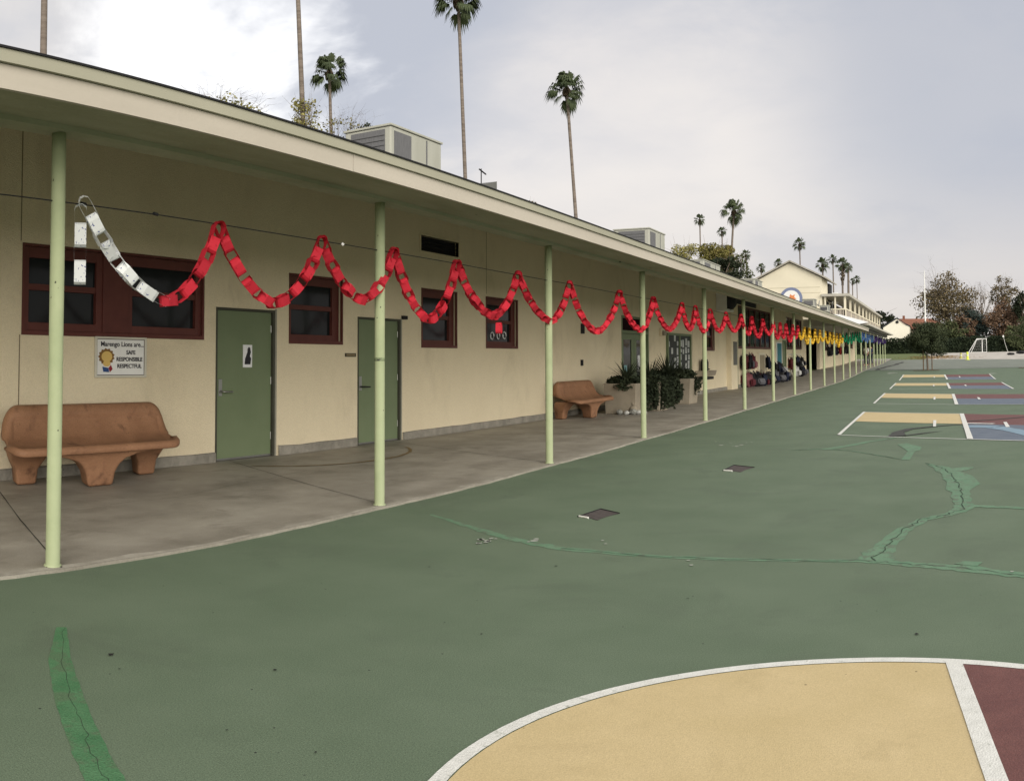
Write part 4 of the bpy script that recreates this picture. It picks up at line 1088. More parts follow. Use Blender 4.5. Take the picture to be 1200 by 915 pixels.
def link_mesh(name, m, ln, op, wd, seed=0):
    """one paper loop: a stadium band, long axis local X, opening axis Y, strip width along Z"""
    pts = []; n = 5; h = ln / 2 - op / 2
    for i in range(n + 1): a = -PI / 2 + PI * i / n; pts.append((h + op / 2 * math.cos(a), op / 2 * math.sin(a)))
    for i in range(n + 1): a = PI / 2 + PI * i / n; pts.append((-h + op / 2 * math.cos(a), op / 2 * math.sin(a)))
    r = random.Random(seed)
    pts = [(x, y * r.uniform(.85, 1.15)) for x, y in pts]
    k = len(pts); vs = []
    for (x, y) in pts: vs += [(x, y, -wd / 2), (x, y, wd / 2)]
    me = bpy.data.meshes.new(name)
    me.from_pydata(vs, [], [(2 * i, 2 * i + 1, (2 * ((i + 1) % k)) + 1, 2 * ((i + 1) % k)) for i in range(k)])
    me.materials.append(m); me.update()
    return me
LK = {c: [link_mesh('link', m, .152 if c != 'white' else .165, .080, .076, s) for s in range(5)] for c, m in (('red', P_red), ('white', P_white), ('yellow', P_yellow), ('green', P_green), ('blue', P_blue), ('purple', P_purple))}
LV = {c: [[tuple(v.co) for v in me.vertices] for me in LK[c]] for c in LK}
LFc = [tuple(p.vertices) for p in LK['red'][0].polygons]
peaks = [(3.40, 2.36), (4.62, 2.33), (5.83, 2.35), (6.90, 2.36), (8.06, 2.35), (9.49, 2.35), (11.03, 2.35), (12.98, 2.355), (14.68, 2.36), (16.45, 2.36), (17.43, 2.35), (18.62, 2.34), (20.1, 2.34), (21.75, 2.36), (23.05, 2.36), (24.55, 2.35), (26.2, 2.34), (27.4, 2.35), (28.5, 2.35), (29.9, 2.36)]
vals = [(4.12, 1.75), (5.24, 1.79), (6.40, 1.88), (7.52, 1.74), (8.85, 1.83), (10.42, 1.83), (12.0, 1.73), (13.97, 1.80), (15.6, 1.86), (17.0, 1.90), (18.1, 1.88), (19.45, 1.92), (20.95, 1.96), (22.6, 1.92), (23.95, 1.86), (25.5, 1.98), (26.9, 1.88), (28.0, 1.92), (29.3, 1.82)]
rp = random.Random(31); y = 29.9
cols = [('red', 31.2), ('yellow', 46.5), ('green', 58.5), ('blue', 70), ('purple', 87)]
while y < 86.5:
    st = rp.uniform(1.15, 1.75) * (1 + (y - 30) * .006)
    dep = rp.uniform(.38, .62)
    vals.append((y + st * rp.uniform(.45, .55), WZ(y) - dep)); y += st; peaks.append((y, WZ(y)))
def swag(a, v, b):
    """points along one drooping swag, A to B by its low point"""
    pts = []
    for i in range(60):
        t = i / 59
        if t < .5:
            u = t * 2; yy = a[0] + (v[0] - a[0]) * u; e = 1 - u
            zz = v[1] + (a[1] - v[1]) * (.75 * e ** 2.3 + .25 * e)
        else:
            u = (t - .5) * 2; yy = v[0] + (b[0] - v[0]) * u
            zz = v[1] + (b[1] - v[1]) * (.75 * u ** 2.3 + .25 * u)
        pts.append(Vector((PX + .02, yy, zz)))
    return pts
links = []   # (matrix, colour)
for i, v in enumerate(vals):
    pts = swag(peaks[i], v, peaks[i + 1])
    L_ = [0]
    for p, q in zip(pts, pts[1:]): L_.append(L_[-1] + (q - p).length)
    tot = L_[-1]; step = .106; n = max(4, 2 * round(tot / step / 2)) + 1; st = tot / n
    for k in range(n):
        s = (k + .5) * st
        j = max(i2 for i2 in range(len(L_)) if L_[i2] <= s); j = min(j, len(pts) - 2)
        t = (s - L_[j]) / (L_[j + 1] - L_[j]); p = pts[j].lerp(pts[j + 1], t)
        j0, j1 = max(0, j - 3), min(len(pts) - 1, j + 4)
        tan = (pts[j1] - pts[j0]).normalized()
        nn = tan.cross(Vector((.80, -.60, 0)) if p.y < 9 else Vector((.5, -.866, 0))).normalized(); out = nn.cross(tan)
        roll = (0 if k % 2 else PI / 2) + rp.uniform(-.38, .38) + .1
        ax = out * math.cos(roll) + nn * math.sin(roll); bx = tan.cross(ax)
        sx = st / .106 * (1.25 if k in (0, n - 1) else rp.uniform(.88, 1.12))
        Mx = Matrix((( tan.x * sx, ax.x, bx.x, p.x), (tan.y * sx, ax.y, bx.y, p.y), (tan.z * sx, ax.z, bx.z, p.z), (0, 0, 0, 1)))
        yy = p.y
        c = 'white' if (i == 0 and k < n * .52) else next((cn for cn, lim in cols if yy < lim), 'purple')
        links.append((Mx, c))
LBL = {'white': 'white paper chain with scribbled drawings at the near end of the wire', 'red': 'long red paper chain hanging in swags from post to post',
       'yellow': 'gold paper chain following the red one', 'green': 'green paper chain between the gold and blue ones', 'blue': 'light blue paper chain before the purple one', 'purple': 'dark purple paper chain at the far end of the wire'}
for c in ('white', 'red', 'yellow', 'green', 'blue', 'purple'):
    Ls = [l for l in links if l[1] == c]
    y0 = min(l[0].translation.y for l in Ls)
    t = thing('paper_chain', LBL[c], 'paper chain', (PX, y0, WZ(y0)), 0, 'coloured paper chains on the wire')
    inv = Matrix.Translation((-PX, -y0, -WZ(y0)))
    far = MB()
    for i, (Mx, _) in enumerate(Ls):
        k = i % 5
        if i < 99:
            o = bpy.data.objects.new('link', LK[c][k]); C.objects.link(o); o.parent = t; o.matrix_local = inv @ Mx
        else:
            X = inv @ Mx; far.add([X @ Vector(v) for v in LV[c][k]], LFc)
    if far.v:
        o = far.build('far_links', LK[c][0].materials[0], t); o['kind'] = 'stuff'
    if c == 'white':
        for dz, s_, rz in ((-.085, 1.0, 2.52), (-.205, 1.0, .95), (-.33, 1.0, 2.52), (-.45, 1.0, .95)):
            o = bpy.data.objects.new('link', LK[c][1]); C.objects.link(o); o.parent = t
            M3 = Matrix.Translation((.0, -.02 - y0 + 3.40, dz)) @ Matrix.Rotation(rz, 4, 'Z') @ Matrix.Rotation(PI / 2, 4, 'Y')
            o.matrix_local = M3
    if c == 'red':
        o = bpy.data.objects.new('link', LK[c][2]); C.objects.link(o); o.parent = t
        o.matrix_local = inv @ Matrix.Translation((PX + .03, 8.98, 1.70)) @ Matrix.Scale(.85, 4) @ Matrix.Rotation(.3, 4, 'Z') @ Matrix.Rotation(PI / 2, 4, 'Y')

# ------------------------------------------------------------------ backpacks
def make_pack(m, m2, name='backpack'):
    t = thing(name, 'x', 'backpack')
    bm = bmesh.new(); bmesh.ops.create_cube(bm, size=1)
    bmesh.ops.scale(bm, vec=(.22, .34, .46), verts=bm.verts)
    for v in bm.verts:
        if v.co.z > 0: v.co.y *= .8; v.co.x *= .65
    bmesh.ops.bevel(bm, geom=bm.edges[:], offset=.06, segments=3, affect='EDGES')
    for v in bm.verts: v.co += v.co.normalized() * .012 * noise.noise(v.co * 9)
    me = bpy.data.meshes.new('bag'); bm.to_mesh(me); bm.free(); me.materials.append(m)
    for p in me.polygons: p.use_smooth = True
    o = bpy.data.objects.new('bag', me); C.objects.link(o); o.parent = t; o.location.z = .23
    bm = bmesh.new(); bmesh.ops.create_cube(bm, size=1); bmesh.ops.scale(bm, vec=(.08, .26, .22), verts=bm.verts)
    bmesh.ops.bevel(bm, geom=bm.edges[:], offset=.035, segments=2, affect='EDGES')
    me = bpy.data.meshes.new('pocket'); bm.to_mesh(me); bm.free(); me.materials.append(m2)
    o = bpy.data.objects.new('pocket', me); C.objects.link(o); o.parent = t; o.location = (.12, 0, .14)
    for s in (-1, 1): MB().tube([(-.09, s * .08, .43), (-.16, s * .09, .36), (-.17, s * .10, .2), (-.11, s * .11, .06)], .018, 5).build('strap', m2, t)
    MB().tube([(-.03, -.05, .45), (-.03, -.03, .50), (-.03, .03, .50), (-.03, .05, .45)], .01, 5).build('handle', m2, t)
    return t
PM = {n: mat('pack_' + n, c, .8, var=.25, scale=9) for n, c in dict(black=(.012, .012, .014), navy=(.012, .016, .035), maroon=(.09, .015, .02), red=(.25, .02, .02), grey=(.10, .10, .11), pale=(.28, .26, .20), pink=(.20, .07, .08), white=(.5, .5, .48)).items()}
protos = {}
def pack(colr, trim, x, y, z, rz, tilt, label, grp='backpacks along the wall'):
    kk = (colr, trim)
    if kk not in protos: protos[kk] = make_pack(PM[colr], PM[trim]); o = protos[kk]
    else: o = copy_tree(protos[kk])
    o.location = (x, y, z); o.rotation_euler = (0, tilt, rz)
    tag(o, label, 'backpack', grp); return o
pk = random.Random(5)
spec = [
 ('maroon', 'black', 37.6, .78, 'maroon backpack on the hook nearest the narrow green door'), ('black', 'grey', 38.3, .80, 'black backpack hung beside the maroon one'),
 ('maroon', 'pink', 39.1, .78, 'maroon and pink backpack hung third from the narrow green door'), ('navy', 'black', 43.1, .72, 'navy backpack hung right of the tan cabinet'),
 ('pink', 'maroon', 37.7, .03, 'pink backpack on the floor under the maroon one'), ('black', 'black', 38.3, .03, 'plain black backpack on the floor beside the pink one'),
 ('black', 'grey', 38.95, .03, 'black backpack with grey pocket leaning on the floor'), ('navy', 'black', 39.5, .03, 'navy backpack on the floor in the near pile'),
 ('black', 'pink', 40.1, .03, 'black backpack with pink pocket in the near pile'), ('pale', 'grey', 41.0, .03, 'pale cream backpack on the floor before the cabinet'),
 ('black', 'navy', 43.4, .03, 'black backpack on the floor right of the cabinet'), ('grey', 'black', 44.2, .03, 'grey backpack slumped on the floor under the teal panel'),
 ('black', 'black', 45.0, .35, 'black backpack stacked high left of the teal panel'), ('navy', 'navy', 45.8, .35, 'navy backpack stacked below the teal panel'),
 ('black', 'grey', 46.5, .35, 'black backpack with grey pocket below the teal panel'), ('white', 'grey', 48.0, .1, 'white bag on the floor right of the teal panel'),
 ('maroon', 'red', 50.3, .5, 'maroon and red backpack at the left of the second window row'), ('black', 'black', 51.4, .55, 'black backpack hung under the second window row'),
 ('navy', 'black', 52.4, .55, 'navy backpack hung under the second window row'), ('black', 'white', 53.4, .5, 'black backpack with white pocket under the second window row'),
 ('black', 'grey', 54.4, .5, 'last black backpack under the second window row'), ('white', 'white', 50.9, .08, 'white cloth bag on the floor below the second window row'),
 ('black', 'black', 69.0, .9, 'black backpack on the far wall, left end'), ('black', 'navy', 71.0, 1.0, 'black and navy backpack on the far wall'), ('navy', 'black', 73.0, .95, 'navy backpack on the far wall before the red one'),
 ('red', 'maroon', 76.5, .95, 'bright red backpack on the far wall'), ('black', 'grey', 79.5, .95, 'black backpack right of the bright red one'), ('black', 'black', 82.0, .95, 'black backpack at the far right end of the wall')]
for c1, c2, y, z, lb in spec:
    z2 = z + gz(y); k_ = 1.0
    o = pack(c1, c2, W + .22 + (.12 if z < .1 else 0) + pk.uniform(-.02, .04), y, z2, pk.uniform(-.3, .3), pk.uniform(-.18, .05), lb)
    if y > 60: o.scale = (1.3, 2.2, 1.6)
    elif z > .3: o.scale = (1.3, 2.1, 1.45)
    else: o.scale = (1.6, 1.9, 1.35)
for c1, c2, y, dx, lb in (('black', 'grey', 38.6, .62, 'black backpack lying in front of the near pile, left'), ('navy', 'maroon', 39.4, .66, 'navy backpack with maroon pocket lying in front of the near pile'),
                          ('black', 'black', 40.6, .60, 'black backpack in front of the tan cabinet'), ('pale', 'pale', 41.9, .55, 'plain pale bag slumped right of the cabinet'),
                          ('black', 'navy', 42.6, .62, 'black backpack with navy pocket right of the cabinet'), ('black', 'grey', 44.4, .60, 'black backpack in front of the low bench'),
                          ('navy', 'black', 45.6, .62, 'navy backpack in front of the low bench'), ('black', 'black', 39.9, .30, 'black backpack standing behind the pile left of the cabinet'),
                          ('black', 'grey', 52.0, .45, 'black backpack on the floor below the second window row'), ('navy', 'grey', 53.6, .45, 'navy backpack on the floor below the second window row')):
    o = pack(c1, c2, W + dx, y, .03 + gz(y), pk.uniform(-.6, .6), pk.uniform(-.5, .1), lb); o.scale = (1.6, 1.9, 1.2)
bh = thing('low_bench', 'low dark bench carrying the backpacks beneath the teal panel', 'bench', (W + .28, 43.6, gz(44)))
B('seat', (-.2, 0, .30), (.22, 3.6, .345), M_wood, bh)
for y in (.3, 3.2): B('leg', (-.15, y, .03), (.18, y + .08, .30), M_black, bh)
for y_, lb in ((37.2, 'pale hook rail above the near pile of backpacks'), (50.0, 'pale hook rail beneath the second row of tall windows')):
    hr = thing('hook_rail', lb, 'hook rail', (W, y_, gz(y_) + 1.30)); B('board', (0, 0, 0), (.03, 3.0 if y_ < 40 else 5, .1), M_stucco2, hr)
    for i in range(8): MB().tube([(.03, .2 + i * .36, .05), (.09, .2 + i * .36, .04), (.10, .2 + i * .36, .08)], .008, 5).build('hook', M_metal, hr)

# ------------------------------------------------------------------ people
def person(x, y, label, shirt, trouser, pose, face, skin=(.35, .20, .13)):
    t = thing('person', label, 'person', (x, y, gz(y) + .022), face, 'people on the far walkway')
    J = dict(pel=(0, 0, .95), bel=(0, 0, 1.10), ch=(0, .0, 1.33), nk=(0, 0, 1.48), hd=(0, .015, 1.56), tp=(0, .01, 1.70))
    for s, n in ((-1, 'l'), (1, 'r')):
        st = pose * s
        J.update({n + 'hip': (s * .09, 0, .90), n + 'kn': (s * .10, .06 + .10 * st, .50), n + 'an': (s * .10, -.02 + .20 * st, .09), n + 'to': (s * .11, .14 + .20 * st, .04),
                  n + 'sh': (s * .18, 0, 1.40), n + 'el': (s * .24, -.03 - .05 * st, 1.13), n + 'wr': (s * .23, .10 - .1 * st, .90), n + 'ha': (s * .225, .14 - .1 * st, .82)})
    R_ = dict(pel=.145, bel=.125, ch=.145, nk=.055, hd=.085, tp=.075)
    for n in 'lr': R_.update({n + 'hip': .095, n + 'kn': .058, n + 'an': .042, n + 'to': .035, n + 'sh': .065, n + 'el': .042, n + 'wr': .030, n + 'ha': .032})
    E_ = [('pel', 'bel'), ('bel', 'ch'), ('ch', 'nk'), ('nk', 'hd'), ('hd', 'tp')]
    for n in 'lr': E_ += [('pel', n + 'hip'), (n + 'hip', n + 'kn'), (n + 'kn', n + 'an'), (n + 'an', n + 'to'), ('ch', n + 'sh'), (n + 'sh', n + 'el'), (n + 'el', n + 'wr'), (n + 'wr', n + 'ha')]
    def skin_obj(keys, scale, name, m, cut=None):
        ks = [k for k in J if k in keys]; me = bpy.data.meshes.new(name)
        me.from_pydata([J[k] for k in ks], [(ks.index(a), ks.index(b)) for a, b in E_ if a in ks and b in ks], [])
        o = bpy.data.objects.new(name, me); C.objects.link(o)
        o.modifiers.new('s', 'SKIN'); sv = me.skin_vertices[0].data
        for i, k in enumerate(ks): sv[i].radius = (R_[k] * scale,) * 2; sv[i].use_root = (i == 0)
        o.modifiers.new('u', 'SUBSURF').levels = 2
        dg = bpy.context.evaluated_depsgraph_get()
        m2 = bpy.data.meshes.new_from_object(o.evaluated_get(dg)); bpy.data.objects.remove(o)
        m2.materials.clear(); m2.materials.append(m)
        for p in m2.polygons: p.use_smooth = True
        o = bpy.data.objects.new(name, m2); C.objects.link(o); o.parent = t; return o
    skin_obj(list(J), 1.0, 'body', mat('skin', skin, .6, var=.05))
    skin_obj(['bel', 'ch', 'lsh', 'rsh', 'lel', 'rel', 'pel'], 1.16, 'shirt', mat('shirt_' + label[:14], shirt, .85, var=.1))
    skin_obj(['pel', 'lhip', 'rhip', 'lkn', 'rkn', 'lan', 'ran'], 1.17, 'trousers', mat('trousers_' + label[:14], trouser, .85, var=.1))
    hm = bmesh.new(); bmesh.ops.create_uvsphere(hm, u_segments=16, v_segments=10, radius=.102)
    for v in hm.verts:
        v.co.z *= 1.15
        if v.co.y > .03 and v.co.z < .03: v.co.y = .03; 
    me = bpy.data.meshes.new('hair'); hm.to_mesh(me); hm.free(); me.materials.append(M_black)
    o = bpy.data.objects.new('hair', me); C.objects.link(o); o.parent = t; o.location = (0, -.015, 1.655)
    return t
person(-5.65, 74.0, 'person in a white top and dark trousers standing on the far walkway', (.62, .60, .55), (.02, .02, .025), .3, 2.6)
person(-5.45, 76.5, 'person in dark navy clothes beside the one in the white top', (.03, .035, .06), (.012, .016, .03), -.5, .4)

# ------------------------------------------------------------------ trees
def palm(x, y, zc, r, label, lean=(0, 0), tr=.2, skirt=0.0, nfr=34, seed=1, bend=0.0, low=.0):
    r *= .93; z0 = gz(min(y, 130)); t = thing('palm_tree', label, 'palm tree', (x + lean[0], y + lean[1], z0), 0, 'fan palms beyond the roofs')
    top = Vector((-lean[0], -lean[1], zc - z0)); q = random.Random(seed)
    n = 9; pts = []
    for i in range(n + 1):
        s = i / n; pts.append(Vector((top.x * s + bend * math.sin(s * PI), top.y * s, top.z * s)))
    MB().tube(pts, [tr * .82 * (1.35 - .5 * min(1, i / n * 1.2)) * q.uniform(.97, 1.03) for i in range(n + 1)], 10).build('trunk', M_palmbark, t)
    if r <= 0: return t
    mb = MB()
    for k in range(nfr):
        # fronds over the sphere: a few up, most level, some hanging
        el = [1.25, .85, .5, .2, -.1, -.45, -.9][k % 7] + q.uniform(-.18, .18); az = k * 2.399 + q.uniform(-.2, .2)
        d = Vector((math.cos(az) * math.cos(el), math.sin(az) * math.cos(el), math.sin(el)))
        pl_ = r * q.uniform(.42, .56); base = top + Vector((0, 0, .0)); tip = base + d * pl_ + Vector((0, 0, -.04 * r))
        side = d.cross(Vector((0, 0, 1))).normalized() if abs(d.z) < .97 else Vector((1, 0, 0)); up = side.cross(d).normalized()
        wv = side * .018 * r; mb.add([base - wv, base + wv, tip + wv * .7, tip - wv * .7], [(0, 1, 2, 3)])
        nl = 17; fl = r * q.uniform(.45, .58)
        for j in range(nl):
            an = (j / (nl - 1) - .5) * 3.3; dd = d * math.cos(an) + side * math.sin(an)
            l2 = fl * (1 - .35 * abs(an) / 1.7) * q.uniform(.88, 1.1)
            m_ = tip + dd * l2 * .58 + up * .03 * r; e_ = tip + dd * l2 * .86 + Vector((0, 0, -l2 * q.uniform(.30, .58)))
            pv = dd.cross(up).normalized() * fl * .060
            mb.add([tip, m_ + pv, e_, m_ - pv], [(0, 1, 2, 3)])
    mb.build('crown', M_palmleaf, t)
    mb = MB(); hh = (.28 if not skirt else skirt) * r * (1 if not skirt else 1)
    for k in range(90 if skirt else 40):
        az = q.uniform(0, 2 * PI); s0 = q.uniform(.02, 1); zz = top.z - s0 * hh; rr_ = r * (.17 if not skirt else .34) * (math.sin(min(1, s0 * 1.0 + .15) * PI * .95) * .8 + .25)
        p = Vector((top.x + rr_ * math.cos(az), top.y + rr_ * math.sin(az), zz)); sd_ = Vector((-math.sin(az), math.cos(az), 0)) * r * .09
        u = Vector((top.x, top.y, zz + .22 * r)); mb.add([u, p + sd_, p + Vector((0, 0, -.2 * r)), p - sd_], [(0, 1, 2, 3)])
    mb.build('dead_fronds', M_skirt, t)
    return t
palm(-37.84, 24.35, 26, 0, 'bare palm trunk rising at the far left above the roof', (0, 0), .23)
palm(-40.69, 46.78, 32, 0, 'tall leaning palm trunk running out of the picture above the leafy tree', (.9, 1.2), .22)
palm(-47.55, 59.28, 25.9, 2.2, 'short fan palm right of the tall leaning trunk', (.6, .5), .19, seed=3)
palm(-43.0, 73.32, 35.9, 3.0, 'tallest fan palm with its crown cut by the top of the picture', (1.0, .9), .22, seed=4)
palm(-33.75, 78.01, 27.1, 2.5, 'tall fan palm in mid sky with a round knob under its crown', (1.6, .7), .21, seed=5)
palm(-24.16, 107.31, 19.3, 2.1, 'curved fan palm above the olive bushes', (-.3, 0), .18, seed=6, bend=-.35)
palm(-48.83, 183.62, 30.6, 1.75, 'small distant fan palm left of the curved palm', (.3, 0), .2, seed=7, nfr=24)
palm(-51.27, 213.94, 32.2, 1.75, 'small distant fan palm just above the olive bush', (.2, 0), .22, seed=8, nfr=24)
palm(-37.31, 176.09, 21.8, 1.55, 'distant fan palm between the bushes and the gable', (.5, 0), .16, seed=9, nfr=24)
palm(-38.13, 196.33, 21.0, 1.5, 'palm crown peeping over the left slope of the gable', (0, 0), .2, seed=10, nfr=24)
palm(-34.36, 197.03, 22.0, 1.5, 'palm crown behind the gable ridge', (0, 0), .2, seed=11, nfr=24)
palm(-23.66, 158.24, 21.3, 1.7, 'fan palm standing clear above the gable ridge', (.25, 0), .16, seed=12, nfr=26)
palm(-22.08, 178.64, 19.6, 2.0, 'broad palm crown right of the gable, first of the cluster', (0, 0), .22, seed=13, nfr=28)
palm(-22.24, 198.76, 22.8, 1.5, 'thin pale stemmed palm in the middle of the cluster', (.1, 0), .2, seed=14, nfr=22)
palm(-17.15, 169.13, 18.6, 1.75, 'palm with a long shaggy skirt of dead fronds in the cluster', (0, 0), .24, skirt=2.4, seed=15, nfr=34)
palm(-18.86, 199.11, 20.8, 1.6, 'palm with dark trunk at the right of the cluster', (-.1, 0), .34, seed=16, nfr=26)
palm(-23.35, 258.95, 22.6, 1.4, 'tiny distant palm, left of the last pair', (0, 0), .22, seed=17, nfr=20)
palm(-19.55, 229.17, 20.6, 1.5, 'tiny distant palm at the right end of the row', (.15, 0), .15, seed=18, nfr=20)

def tree(x, y, h, crown, label, m, name='tree', nl=2500, ls=.35, trunk=.25, limbs=8, seed=1, grp='trees beyond the school', bare=0, clumps=26, base=None, cz=None, trunk_m=None):
    """crown = (rx, ry, rz) around height cz"""
    z0 = gz(min(y, 130)) if base is None else base
    t = thing(name, label, 'tree', (x, y, z0), 0, grp); q = random.Random(seed)
    cz = cz if cz is not None else h - crown[2]
    tr = MB(); tr.tube([(0, 0, -.1), (q.uniform(-.1, .1), 0, cz * .5), (q.uniform(-.2, .2), 0, cz)], [trunk * 1.2, trunk * .85, trunk * .5], 8)
    ends = []
    for i in range(limbs):
        az = i * 2.4 + q.uniform(-.3, .3); el = q.uniform(.3, 1.3); s = q.uniform(.65, .95)
        e = Vector((math.cos(az) * math.cos(el) * crown[0] * s, math.sin(az) * math.cos(el) * crown[1] * s, cz + math.sin(el) * crown[2] * s * (1 if q.random() < .8 else -.3)))
        b = Vector((0, 0, cz * q.uniform(.45, .9))); mid_ = (b + e) / 2 + Vector((q.uniform(-.3, .3), q.uniform(-.3, .3), q.uniform(0, .4))) * trunk * 4
        tr.tube([b, mid_, e], [trunk * .45, trunk * .28, trunk * .08], 5); ends.append(e)
        for _ in range(3 + bare * 3):
            e2 = e + Vector((q.gauss(0, 1) * crown[0], q.gauss(0, 1) * crown[1], abs(q.gauss(0, 1)) * crown[2])) * .30
            tr.tube([mid_.lerp(e, q.uniform(.2, 1)), e2], [trunk * .14, trunk * .03], 4)
            if bare: 
                for _ in range(3): tr.tube([e2, e2 + Vector((q.gauss(0, 1) * crown[0], q.gauss(0, 1) * crown[1], abs(q.gauss(0, 1)) * crown[2])) * .14], [trunk * .05, trunk * .015], 3)
    tr.build('trunk', trunk_m or M_bark, t)
    mb = MB(); cs = []
    for i in range(clumps):
        d = Vector((q.gauss(0, 1), q.gauss(0, 1), q.gauss(0, 1))).normalized() * q.uniform(.35, .98)
        cs.append((Vector((d.x * crown[0], d.y * crown[1], cz + d.z * crown[2])), q.uniform(.18, .42)))
    for e in ends: cs.append((e, .22))
    tw = sum(c[1] ** 2 for c in cs)
    for c, rr_ in cs:
        k = int(nl * rr_ ** 2 / tw)
        leaf_cloud(mb, c, (crown[0] * rr_, crown[1] * rr_, crown[2] * rr_ * .8), k, ls, q)
    if nl: mb.build('crown', m, t)
    return t
def at_px(x, y, d):
    th = (x - 600) / F; v = -(y - 457.5 - OFF) / F
    r_ = RC.transposed() @ Vector((math.sin(th), v, math.cos(th))); k_ = d / math.hypot(r_.x, r_.y)
    return r_.x * k_, r_.y * k_, H + r_.z * k_
def ptree(x, y, d, crown, *a, **k):
    X_, Y_, Z_ = at_px(x, y, d); return tree(X_, Y_, Z_ - gz(min(Y_, 130)), crown, *a, **k)
# thin trees behind the near roof
ptree(258, 112, 44, (2.2, 2.0, 1.3), 'sparse treetops poking over the roof at the left', M_yell, nl=900, ls=.17, trunk=.10, limbs=13, seed=21, clumps=16, bare=1)
ptree(357, 116, 62, (1.5, 1.5, 1.7), 'sparse yellow green tree around the leaning palm trunk', M_yell, nl=1100, ls=.2, trunk=.12, limbs=12, seed=22, clumps=16)
ptree(398, 138, 62, (2.3, 1.8, 1.6), 'thin twiggy tree below the short palm', M_olive, nl=380, ls=.18, trunk=.10, limbs=12, seed=23, bare=1, clumps=10)
ptree(428, 143, 64, (.9, .9, 1.0), 'small leafy treetop just left of the largest rooftop unit', M_dark, nl=160, ls=.2, trunk=.08, limbs=7, seed=24, clumps=6)
ptree(617, 233, 70, (.9, .9, .8), 'small brown treetop above the fascia in the middle', M_brown, nl=300, ls=.2, trunk=.10, limbs=6, seed=25, clumps=7)
ptree(800, 283, 84, (1.7, 1.7, 1.7), 'yellow leaved tree right of the second rooftop unit', M_yell, nl=1500, ls=.2, trunk=.12, limbs=9, seed=26, clumps=14)
ptree(838, 283, 86, (2.3, 2.3, 1.8), 'wide olive and gold tree in the middle of the shrubbery', M_olive, nl=7500, ls=.22, trunk=.2, limbs=9, seed=27, clumps=38)
ptree(846, 296, 80, (1.8, 1.8, 1.6), 'dark evergreen under the wide olive tree', M_dark, nl=5000, ls=.22, trunk=.2, limbs=7, seed=28, clumps=26)
ptree(866, 297, 84, (1.1, 1.3, 2.2), 'dark open tree left of the gable building', M_tree, nl=1500, ls=.22, trunk=.12, limbs=9, seed=29, clumps=16)
# agave like rosettes behind the olive tree
for i, (x, y, z, s, lb) in enumerate([(-21.8, 84, 11.3, 1.3, 'spiky dark fronds left behind the olive tree'), (-20.2, 84, 11.1, 1.3, 'spiky dark fronds right behind the olive tree')]):
    t = thing('spiky_palm', lb, 'palm tree', (x, y, 0), 0, 'spiky fronds behind the olive tree'); q = random.Random(40 + i)
    MB().tube([(0, 0, 0), (0, 0, z)], .15, 6).build('trunk', M_bark, t)
    mb = MB(); spikes(mb, (0, 0, z), 26, s, .06, q, .6, .45); mb.build('crown', M_dark, t)
# beyond the far building and the field
tree(-11.5, 150, 8.0, (6.2, 4, 2.9), 'dark rounded trees behind the balcony end', M_dark, nl=5200, ls=.5, trunk=.3, seed=31, clumps=30)
tree(-8.2, 165, 7.0, (2.0, 2.5, 1.9), 'small dark treetop behind the slate roof', M_dark, nl=1600, ls=.45, trunk=.25, seed=32, clumps=14)
ptree(1109, 328, 141, (4.7, 4.5, 4.9), 'large brown leaved sycamore behind the flagpole', M_brown, nl=8000, ls=.34, trunk=.2, limbs=18, seed=33, clumps=62, bare=1, cz=7.4)
ptree(1130, 366, 139, (2.4, 3, 3.0), 'rust coloured lower tree left of the blue green evergreen', M_brown2, nl=3200, ls=.32, trunk=.2, limbs=10, seed=34, clumps=26)
ptree(1150, 336, 152, (3.6, 3, 4.0), 'bare branched tree behind the soccer goal', M_brown, nl=250, ls=.35, trunk=.22, limbs=16, seed=35, clumps=10, bare=1)
ptree(1139, 358, 140, (2.5, 3, 3.6), 'dense blue green evergreen behind the soccer goal', M_blueg, nl=6000, ls=.32, trunk=.25, seed=36, clumps=34)
ptree(1180, 352, 140, (4.0, 3.5, 4.3), 'wide rust leaved sycamore at the right', M_brown2, nl=9000, ls=.34, trunk=.2, limbs=14, seed=37, clumps=54)
ptree(1176, 322, 142, (2.3, 2.2, 3.4), 'tall thin tree rising above the rust leaved sycamore', M_brown, nl=1500, ls=.34, trunk=.16, limbs=14, seed=38, clumps=18)
ptree(1198, 338, 137, (1.6, 2.0, 3.6), 'dark conifer at the right edge of the picture', M_dark, nl=3600, ls=.32, trunk=.2, seed=39, clumps=20)
ptree(1192, 378, 132, (3.0, 2, 2.4), 'green bush tree in front of the rust leaved sycamore', M_tree, nl=4200, ls=.3, trunk=.16, seed=41, clumps=26)
ptree(1112, 378, 134, (3.6, 2, 2.2), 'broad green bush below the brown sycamore', M_tree, nl=5200, ls=.3, trunk=.16, seed=42, clumps=34)
# hedge along the back
hg = MB(); q = random.Random(50)
for i in range(16000):
    x = q.uniform(-12, 26); ht = 2.25 + .25 * noise.noise(Vector((x * .6, 0, 0))) + .12 * noise.noise(Vector((x * 2.2, 3, 0)))
    leaf_cloud(hg, (x, 131.4 + q.uniform(-.7, .7), 1.3 + q.uniform(0, 1) ** .8 * ht), (.12, .12, .12), 1, .34, q)
hg.box((-12, 131.2, 1.2), (26, 132.0, 3.05))
tag(hg.build('hedge', M_hedge), 'long dark clipped hedge along the far edge of the field', 'hedge')
